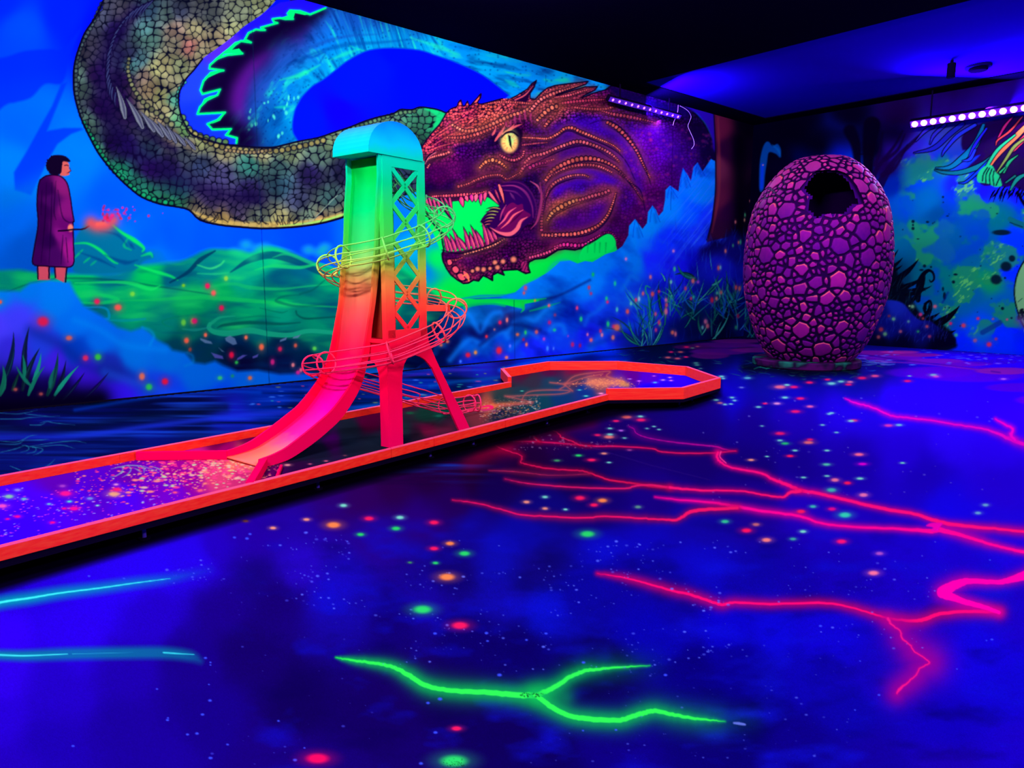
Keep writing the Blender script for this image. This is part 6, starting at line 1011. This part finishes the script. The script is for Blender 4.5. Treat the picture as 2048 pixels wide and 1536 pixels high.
# ---------------------------------------------------------------- tower with slide
G1 = [(.14, (255, 0, 92)), (.7, (255, 0, 66)), (1.05, (255, 8, 58)), (1.25, (255, 45, 50)), (1.42, (255, 82, 52)), (1.58, (240, 140, 60)), (1.72, (170, 195, 60)), (1.9, (80, 210, 70)), (2.15, (40, 225, 85)), (2.4, (0, 220, 130)), (2.62, (0, 225, 175)), (2.74, (0, 205, 235)), (2.93, (0, 120, 255))]
G2 = [(.14, (255, 120, 90)), (.2, (255, 110, 110)), (.28, (255, 30, 150)), (.5, (255, 0, 160)), (.7, (255, 0, 120)), (.95, (255, 10, 80)), (1.15, (255, 60, 80)), (1.35, (255, 95, 80)), (1.55, (255, 150, 85)), (1.72, (170, 220, 100)), (1.9, (60, 240, 110)), (2.2, (0, 245, 120)), (2.5, (0, 225, 75)), (2.7, (0, 200, 60))]
G3 = [(.14, (255, 50, 100)), (.7, (255, 35, 90)), (1.1, (255, 50, 80)), (1.4, (250, 110, 80)), (1.55, (235, 175, 80)), (1.68, (215, 225, 80)), (1.85, (130, 235, 80)), (2.05, (90, 220, 100)), (2.4, (80, 190, 110))]
GI = [(.9, (170, 20, 20)), (1.3, (150, 45, 20)), (1.6, (110, 90, 20)), (2.0, (60, 140, 30)), (2.5, (0, 190, 60))]  # inside boards: height bands like the outer paint, in darker tones
M_tower = grad_mat('sprayed_tower_paint', G1, .6, .04); M_slide = grad_mat('sprayed_slide_paint', G2, .6, .04); M_wire = grad_mat('sprayed_wire_paint', G3, .45, .35); M_in = grad_mat('inside_board_bands', GI, .8, .1)
tower = empty('obstacle_tower', CP(4.44, 4.8, ZD)); tag(tower, 'tall rainbow sprayed lattice tower with a curved ball slide and round roof', 'mini golf obstacle')
AN, AF, TK = 4.57, 5.00, .022          # near side, far side, board thickness
def side(name, a, legs=True):
    win = [(4.292, 1.165), (4.600, 1.165), (4.600, 2.545), (4.292, 2.545)]
    out = MB(); X = lambda p: CP(p[0], a, p[1]); off = AC*TK
    # posts, head and base board
    s0_ = 4.205 if legs else 4.262; out.prism([(s0_, 1.10), (4.290, 1.10), (4.290, 2.64), (s0_, 2.64)], X, off); out.prism([(4.600, 1.10), (4.680, 1.10), (4.685, 2.64), (4.600, 2.64)], X, off)
    out.prism([(4.289, 2.545), (4.601, 2.545), (4.601, 2.64), (4.289, 2.64)], X, off)
    if legs:
        arch = [(4.352, ZD), (4.352, .60), (4.355, .72), (4.365, .80), (4.385, .86), (4.415, .90), (4.458, .925), (4.505, .932), (4.552, .922), (4.60, .905), (4.648, .878), (4.70, .832), (4.744, .787), (4.79, .71), (4.842, .62), (4.99, .335), (5.105, ZD)]
        full = [(4.205, 1.168), (4.205, ZD)]+arch+[(5.262, ZD), (5.157, .31), (5.0, .535), (4.845, .781), (4.79, .87), (4.735, .97), (4.70, 1.05), (4.684, 1.13), (4.682, 1.168)]
        V = []; base = full; n = len(base)
        out.prism(base, X, off)
    else: out.prism([(4.262, .93), (4.68, .93), (4.68, 1.165), (4.262, 1.165)], X, off)
    p = out.build('side_panel' if legs else 'far_side_panel', M_tower, tower)
    # crossed lattice strips
    lat = MB(); w = .036
    zz = [1.165, 1.325, 1.635, 1.94, 2.245, 2.545]; xs = [4.446, None]
    strips = []
    zn = [1.17, 1.325, 1.48, 1.635, 1.79, 1.94, 2.095, 2.245, 2.40, 2.545]
    L_, R_, M_ = 4.285, 4.605, 4.446
    def bar(p, q): 
        d = np.array(q)-np.array(p); nrm = np.array([-d[1], d[0]])/np.linalg.norm(d)*w*.5*1.15
        return [tuple(np.array(p)-nrm), tuple(np.array(q)-nrm), tuple(np.array(q)+nrm), tuple(np.array(p)+nrm)]
    for zm, up, dn in [(1.17, 1.325, None), (1.48, 1.635, 1.325), (1.79, 1.94, 1.635), (2.095, 2.245, 1.94), (2.40, 2.548, 2.245)]:
        for x in (L_, R_):
            if up: lat.prism(bar((M_, zm), (x, up)), lambda q: CP(q[0], a+.004, q[1]), AC*(TK-.008))
            if dn: lat.prism(bar((M_, zm), (x, dn)), lambda q: CP(q[0], a+.006, q[1]), AC*(TK-.012))
    lat.build('lattice', M_tower, p); return p
side('side_panel', AN); side('far', AF-TK, False)
# front and back boards
def ft(p): return CP(4.205, p[0], p[1])
fr = MB()
fr.prism([(AN+.0005, ZD), (AN+.105, ZD), (AN+.105, .70), (AN+.112, .78), (AN+.135, .845), (AN+.17, .885), (AN+.21, .90), (AF-.001, .90), (AF-.001, 1.08), (AN+.0005, 1.08)], ft, DC*-.022)
fr.build('front_board', M_tower, tower)
MB().prism([(AN+.02, 1.06), (AF-.001, 1.06), (AF-.001, 1.09), (AN+.02, 1.09)], ft, DC*-.045).build('front_lip', M_tower, tower)
fp = MB(); fp.prism([(AN+.0005, 1.08), (AN+.052, 1.08), (AN+.052, 2.64), (AN+.0005, 2.64)], ft, DC*-.02); fp.build('front_post', M_tower, tower)
MB().prism([(AN+.04, 1.09), (AF-.04, 1.09), (AF-.04, 2.66), (AN+.04, 2.66)], lambda p: CP(4.292, p[0], p[1]), DC*-.012).build('inner_board', M_in, tower)
MB().prism([(AN+.04, 2.62), (AF-.04, 2.62), (AF-.04, 2.64), (AN+.04, 2.64)], lambda p: CP(4.30, p[0], p[1]), DC*.36).build('top_board', M_in, tower)
# round roof
roofp = [(4.030, 2.632)]; cx, rx = 4.343, .313
for k in range(0, 25): t = math.pi*(1-k/24); roofp.append((cx+rx*math.cos(t), 2.64+.275*math.sin(t)**.9))
roofp.append((4.656, 2.632))
bm_ = MB(); X = lambda p: CP(p[0], AN-.012, p[1]); bm_.prism(roofp, X, AC*.455)
roof = bm_.build('roof', M_tower, tower, bevel=.0)
# slide: side profile from the near wall edges, walls lean slightly across
NF = [(756, 303), (754, 400), (752, 480), (747, 540), (744, 600), (738, 640), (733, 672), (726, 709), (712, 751), (692, 785), (664, 821), (636, 846), (608, 869), (586, 886), (569, 898), (545, 910), (520, 919)]
NB = [(768, 316), (766, 410), (762, 490), (758, 545), (752, 600), (745, 650), (741, 690), (734, 730), (723, 770), (705, 805), (682, 838), (657, 862), (632, 883), (604, 903), (576, 920), (543, 931), (518, 936.5)]
FF = [(685, 300), (684, 400), (681, 480), (676, 560), (671, 610), (664, 666), (660, 697), (652, 728), (636, 772), (614, 805), (589, 830), (560, 855), (532, 876), (510, 886), (490, 892), (470, 897), (448.6, 900)]
def fit(u, v, fa):
    z = 1.5
    for _ in range(8): s, z = on_a(u, v, fa(z))
    return s, z
an = lambda z: 4.86-(.285)*min(max((z-.14)/2.3, 0), 1)**1.15
af = lambda z: an(z)+.49-.075*min(max((z-.14)/2.3, 0), 1)
free = [fit(u, v, an) for u, v in NF]; back = [fit(u, v, an) for u, v in NB]
back[-1] = (back[-1][0], ZD+.002)
free = cat(free, 4); back = cat(back, 4)
mn = MB(); mf = MB(); mc = MB()
N = len(free); fl = []
for f, b in zip(free, back): fl.append(b+(f-b)*.30)
def wallstrip(mb, fa, t):
    V = []; F = []
    for f, b in zip(free, back):
        for q in (f, b): z = max(q[1], ZD+.001); V += [CP(q[0], fa(q[1]), z), CP(q[0], fa(q[1])+t, z)]
    for i in range(N-1):
        a = i*4; b = a+4; F += [(a, b, b+1, a+1), (a+2, a+3, b+3, b+2), (a, a+2, b+2, b), (a+1, b+1, b+3, a+3)]
    F += [(0, 1, 3, 2), (4*N-4, 4*N-2, 4*N-1, 4*N-3)]
    mb.add(V, F)
wallstrip(mn, an, .022); wallstrip(mf, lambda z: af(z)-.022, .022)
slide = empty('ball_slide', CP(3.7, 5.0, ZD)); 
bpy.data.objects.remove(slide)
sl = mn.build('slide_near_wall', M_tower, tower); mf.build('slide_far_wall', M_tower, tower)
V = []; F = []
for i, (f, b) in enumerate(zip(free, back)):
    q = fl[i]; d = (f-b)/np.linalg.norm(f-b)*.012; z = max(q[1], ZD+.006); z2 = max(q[1]-d[1], ZD+.001)
    V += [CP(q[0], an(q[1])+.02, z), CP(q[0], af(q[1])-.02, z), CP(q[0]-d[0], an(q[1])+.02, z2), CP(q[0]-d[0], af(q[1])-.02, z2)]
for i in range(N-1):
    a = i*4; b = a+4; F += [(a, b, b+1, a+1), (a+2, a+3, b+3, b+2), (a, a+2, b+2, b), (a+1, b+1, b+3, a+3)]
F += [(0, 1, 3, 2), (4*N-4, 4*N-2, 4*N-1, 4*N-3)]
obj('slide_bed', V, F, M_slide, tower, True)
# guide boards from the slide mouth to the rails
M_pink = mat('pink_board', L3(255, 0, 80, .97), .6, .0)
def board(p, q, name, w=.03, h=.072):
    d = np.array(q)-np.array(p); nrm = np.array([-d[1], d[0]])/np.linalg.norm(d)*w
    return MB().prism([tuple(p), tuple(q), tuple(np.array(q)+nrm), tuple(np.array(p)+nrm)], lambda t: CP(t[0], t[1], ZD+.001), (0, 0, h)).build(name, M_pink, tower, bevel=.003)
board((3.105, 5.335), (2.63, 5.885), 'guide_board'); board((2.66, 4.37), (3.10, 4.87), 'guide_board', -.055); board((2.90, 4.365), (3.20, 4.72), 'guide_board', .02, .03)
# ---------------------------------------------------------------- wire track
PT = [(785, 352, 6.45), (800, 372, 6.5), (818, 395, 6.58), (845, 410, 6.66), (872, 420, 6.64), (889, 434, 6.45), (880, 452, 6.2), (846, 472, 6.05), (810, 484, 5.98), (771, 497, 5.95), (725, 507, 5.93), (694, 512, 5.96), (668, 520, 6.06), (656, 531, 6.3), (664, 545, 6.62), (695, 560, 6.84), (740, 575, 6.93), (795, 588, 6.95), (840, 592, 6.92), (868, 597, 6.83), (898, 604, 6.66), (913, 617, 6.45), (908, 637, 6.25), (895, 652, 6.14), (878, 665, 6.06), (840, 683, 6.0), (780, 706, 5.95), (720, 717, 5.94), (670, 724, 6.0), (640, 728, 6.15), (626, 731, 6.4), (636, 739, 6.68), (668, 748, 6.92), (705, 757, 7.0), (745, 768, 7.03), (800, 784, 7.04), (850, 799, 7.0), (892, 811, 0), (918, 811, 0), (939, 807, 0), (955, 806, 0)]
PP = []
for u, v, y in PT:
    r = pray(u, v); PP.append(np.array([0, 0, HC])+r*(y/r[1]))
zend = ZD+.098
for i in range(-4, 0):
    u, v, a = PT[i]; q = on_z(np.array(u), np.array(v), zend+[.03, .012, .003, 0][i+4]); PP[i] = q
pc = cat(np.array(PP), 8)
T_ = np.gradient(pc, axis=0); T_ /= np.linalg.norm(T_, axis=1)[:, None]
S_ = np.cross(T_, [0, 0, 1.]); S_ /= np.linalg.norm(S_, axis=1)[:, None]; N_ = np.cross(S_, T_)
RT = .088
track = empty('wire_ball_track', CP(4.5, 4.5, ZD)); bpy.data.objects.remove(track)
troot = MB().tube([pc[0], pc[0]+T_[0]*.02], .004).build('wire_track', M_wire, tower)
for k in range(7):
    an_ = math.radians([-150, -110, -70, -30, 10, 90, 170][k]); W_ = pc+RT*(np.cos(an_)*S_+np.sin(an_)*N_)
    MB().tube(W_, .0062, 6).build('track_wire', M_wire, troot, True)
idx = [7*8, 9*8, int(11.3*8), 13*8, 5*8, 19*8, 21*8, 24*8, 26*8, int(28.6*8), 30*8, 37*8, 39*8, 40*8, 1*8, 3*8, 16*8]
for i in idx:
    i = min(i, len(pc)-1); MB().tube([pc[i]+RT*1.06*(math.cos(t)*S_[i]+math.sin(t)*N_[i]) for t in np.linspace(0, 2*math.pi, 28, endpoint=False)], .0088, 6, True).build('track_ring', M_wire, troot, True)
# arm that carries the track off the back post
pA = CP(4.66, 4.62, on_a(853, 617, 4.62)[1]-.02); pB = np.array(pc[21*8])
q = MB(); d = pB-pA; d[2] = 0; L = np.linalg.norm(d); d /= L; sd = np.cross(d, [0, 0, 1.])
q.box(pA-sd*.01, d*(L-.06), sd*.02, (0, 0, .055)); q.build('track_arm', M_tower, tower)

# ---------------------------------------------------------------- egg
ec = on_z(np.array(1616), np.array(719), .11); ec[2] = 0
dE = np.linalg.norm(ec[:2]); vd = ec/dE; rt = np.cross(vd, [0, 0, 1.])
def eg(u, v): q = on_p(u, v, ec, vd); return float((q-ec)@rt), float(q[2])
prof = [(1536, 712), (1524, 695), (1512, 672), (1498, 630), (1489, 590), (1486, 550), (1488, 505), (1495, 460), (1506, 420), (1520, 390), (1536, 364), (1556, 340), (1578, 322), (1600, 312), (1622, 308)]
pr = [(eg(u, v)) for u, v in prof]; ax0 = eg(1630, 550)[0]
egg = empty('dragon_egg', ec); tag(egg, 'giant pink stone-scaled egg with a broken open top', 'egg')
rz = [(abs(x-(ax0+(eg(1622, 550)[0]-ax0)*0)), z) for x, z in pr]; rz[-1] = (.001, rz[-1][1])
zb = max(rz[0][1], .14); rz[0] = (rz[0][0], .15)
rz = cat(rz, 10); rz[:, 0] *= .975-.06*sm(2.9, 4.1, rz[:, 1]); rz[:, 1] *= 1-.018*sm(2.5, 4.2, rz[:, 1]); dl = np.r_[0, np.cumsum(np.hypot(*np.diff(rz, axis=0).T))]
NV, NU = 520, 900
q = np.linspace(0, dl[-1], NV); rr = np.clip(np.interp(q, dl, rz[:, 0]), 0, 9); zz_ = np.interp(q, dl, rz[:, 1])
cx_ = ec+rt*(ax0)
ph = np.linspace(0, 2*math.pi, NU)
PH, RR = np.meshgrid(ph, rr); ZZ = np.repeat(zz_[:, None], NU, 1)
Dr = np.cos(PH)[..., None]*(-vd)+np.sin(PH)[..., None]*rt         # phi 0 faces the camera
P = cx_+Dr*RR[..., None]; P[..., 2] = ZZ
# stones: irregular cells over the shell
X1 = PH*np.clip(np.interp(ZZ, zz_, rr), .25, 9)/1.0; rng = np.random.RandomState(4)
loc = P-cx_; Rs = 1.55
def sites(n, seed):
    r = np.random.RandomState(seed); t = r.rand(n*3)*dl[-1]; w = np.interp(t, dl, rz[:, 0]); k = r.rand(n*3)*w.max() < w; t = t[k][:n]; a = r.rand(len(t))*2*math.pi; w = np.interp(t, dl, rz[:, 0]); z = np.interp(t, dl, rz[:, 1])
    Q = np.stack([np.cos(a)*w, np.sin(a)*w, z], 1)
    keep = []
    for i in range(len(Q)):
        rad = .15 if i < n*.007 else .105 if i < n*.03 else .066 if i < n*.2 else .034
        if all(np.sum((Q[i]-Q[j])**2) > (rad+radk)**2 for j, radk in keep): keep.append((i, rad))
    return Q[[k[0] for k in keep]], np.array([k[1] for k in keep])
Q, QR = sites(9000, 8)
front = (np.cos(PH) > -.35)
pts = np.stack([np.cos(PH)*RR, np.sin(PH)*RR, ZZ], -1).reshape(-1, 3)
F1 = np.full(len(pts), 9.); F2 = np.full(len(pts), 9.); ID = np.zeros(len(pts), int)
order = np.argsort(Q[:, 2]); Q = Q[order]; QR = QR[order]
rows = pts[:, 2].reshape(NV, NU)[:, 0]
for i in range(NV):
    a, b = np.searchsorted(Q[:, 2], [rows[i]-.34, rows[i]+.34]); b = max(b, a+2); a = min(a, len(Q)-2)
    sub = Q[a:b]; pp = pts[i*NU:(i+1)*NU]
    D = np.sqrt(((pp[:, None]-sub[None])**2).sum(-1))-QR[a:b][None]*.8
    o2 = np.argpartition(D, 1, axis=1)[:, :2]; dd = np.take_along_axis(D, o2, 1); sw = dd[:, 0] > dd[:, 1]
    F1[i*NU:(i+1)*NU] = dd.min(1); F2[i*NU:(i+1)*NU] = dd.max(1); ID[i*NU:(i+1)*NU] = a+np.where(sw, o2[:, 1], o2[:, 0])
E_ = (F2-F1).reshape(NV, NU); ID = ID.reshape(NV, NU)
wob = fbm(PH*14, ZZ*9, 3, 3)-.5
stone = sm(.028, .05, E_+wob*.026)
cr_ = np.random.RandomState(2).rand(len(Q))
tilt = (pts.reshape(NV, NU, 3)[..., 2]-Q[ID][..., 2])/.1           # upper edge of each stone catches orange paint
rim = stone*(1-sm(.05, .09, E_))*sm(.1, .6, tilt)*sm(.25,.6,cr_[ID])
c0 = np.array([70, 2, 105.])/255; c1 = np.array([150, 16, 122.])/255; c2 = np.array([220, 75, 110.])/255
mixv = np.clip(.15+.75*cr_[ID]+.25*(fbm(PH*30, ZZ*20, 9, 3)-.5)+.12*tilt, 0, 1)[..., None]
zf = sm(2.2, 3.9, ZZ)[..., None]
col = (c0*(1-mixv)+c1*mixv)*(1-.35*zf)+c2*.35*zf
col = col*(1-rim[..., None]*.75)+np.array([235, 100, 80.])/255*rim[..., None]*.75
gr_ = np.array([18, 0, 34.])/255; st3 = stone[..., None]; col = gr_*(1-st3)+col*st3
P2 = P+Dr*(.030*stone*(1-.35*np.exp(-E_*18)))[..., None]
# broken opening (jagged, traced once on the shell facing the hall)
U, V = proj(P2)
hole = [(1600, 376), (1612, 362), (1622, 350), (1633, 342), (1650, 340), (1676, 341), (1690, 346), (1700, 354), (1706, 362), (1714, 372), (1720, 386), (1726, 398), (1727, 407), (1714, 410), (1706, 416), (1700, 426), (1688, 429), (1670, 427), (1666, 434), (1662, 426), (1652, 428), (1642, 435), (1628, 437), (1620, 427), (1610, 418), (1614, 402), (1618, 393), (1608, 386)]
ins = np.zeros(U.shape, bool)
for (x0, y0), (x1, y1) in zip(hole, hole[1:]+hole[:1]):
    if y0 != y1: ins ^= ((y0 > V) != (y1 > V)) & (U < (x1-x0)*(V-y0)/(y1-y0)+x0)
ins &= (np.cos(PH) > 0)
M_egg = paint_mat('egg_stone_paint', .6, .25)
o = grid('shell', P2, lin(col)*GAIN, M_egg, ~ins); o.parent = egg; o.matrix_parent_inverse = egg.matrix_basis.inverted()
o.data.polygons.foreach_set('use_smooth', [True]*len(o.data.polygons))
M_ein = mat('egg_inside', L3(45, 2, 88), .9, .05)
k4 = (slice(None, None, 4), slice(None, None, 6)); Pi = cx_+Dr[k4]*np.clip(RR[k4]-.10, 0, 9)[..., None]; Pi[..., 2] = np.clip(ZZ[k4], 0, zz_[-1]-.11)
# inner lining, open where the shell is broken
r_, c_ = Pi.shape[:2]; i4 = ins[k4]
F = [(a*c_+b, a*c_+b+1, (a+1)*c_+b+1, (a+1)*c_+b) for a in range(r_-1) for b in range(c_-1) if not (i4[a, b] and i4[a+1, b+1] and i4[a, b+1] and i4[a+1, b])]
obj('lining', Pi.reshape(-1, 3), F, M_ein, egg, True)
M_base = mat('egg_base_paint', L3(26, 22, 40), .6, .2); nt = M_base.node_tree; b = nt.nodes['Principled BSDF']
nz = nt.nodes.new('ShaderNodeTexNoise'); nz.inputs['Scale'].default_value = 3.; cr2 = nt.nodes.new('ShaderNodeValToRGB'); g_ = nt.nodes.new('ShaderNodeNewGeometry')
nt.links.new(g_.outputs['Position'], nz.inputs['Vector']); nt.links.new(nz.outputs['Fac'], cr2.inputs[0]); nt.links.new(cr2.outputs[0], b.inputs['Base Color'])
e = cr2.color_ramp.elements; e[0].position = .42; e[0].color = (*L3(60, 8, 70), 1); e[1].position = .68; e[1].color = (*L3(20, 90, 80), 1); q = e.new(.56); q.color = (*L3(14, 10, 30), 1)
rb = abs(eg(1724, 716)[0]-eg(1505, 713)[0])/2; bc = cx_.copy(); bc = ec+rt*((eg(1724, 716)[0]+eg(1505, 713)[0])/2)
MB().prism([(bc[0]+rb*math.cos(2*math.pi*k/72), bc[1]+rb*math.sin(2*math.pi*k/72)) for k in range(72)], lambda p: (p[0], p[1], 0.001), (0, 0, .139)).build('base_disc', M_base, egg, bevel=.02)
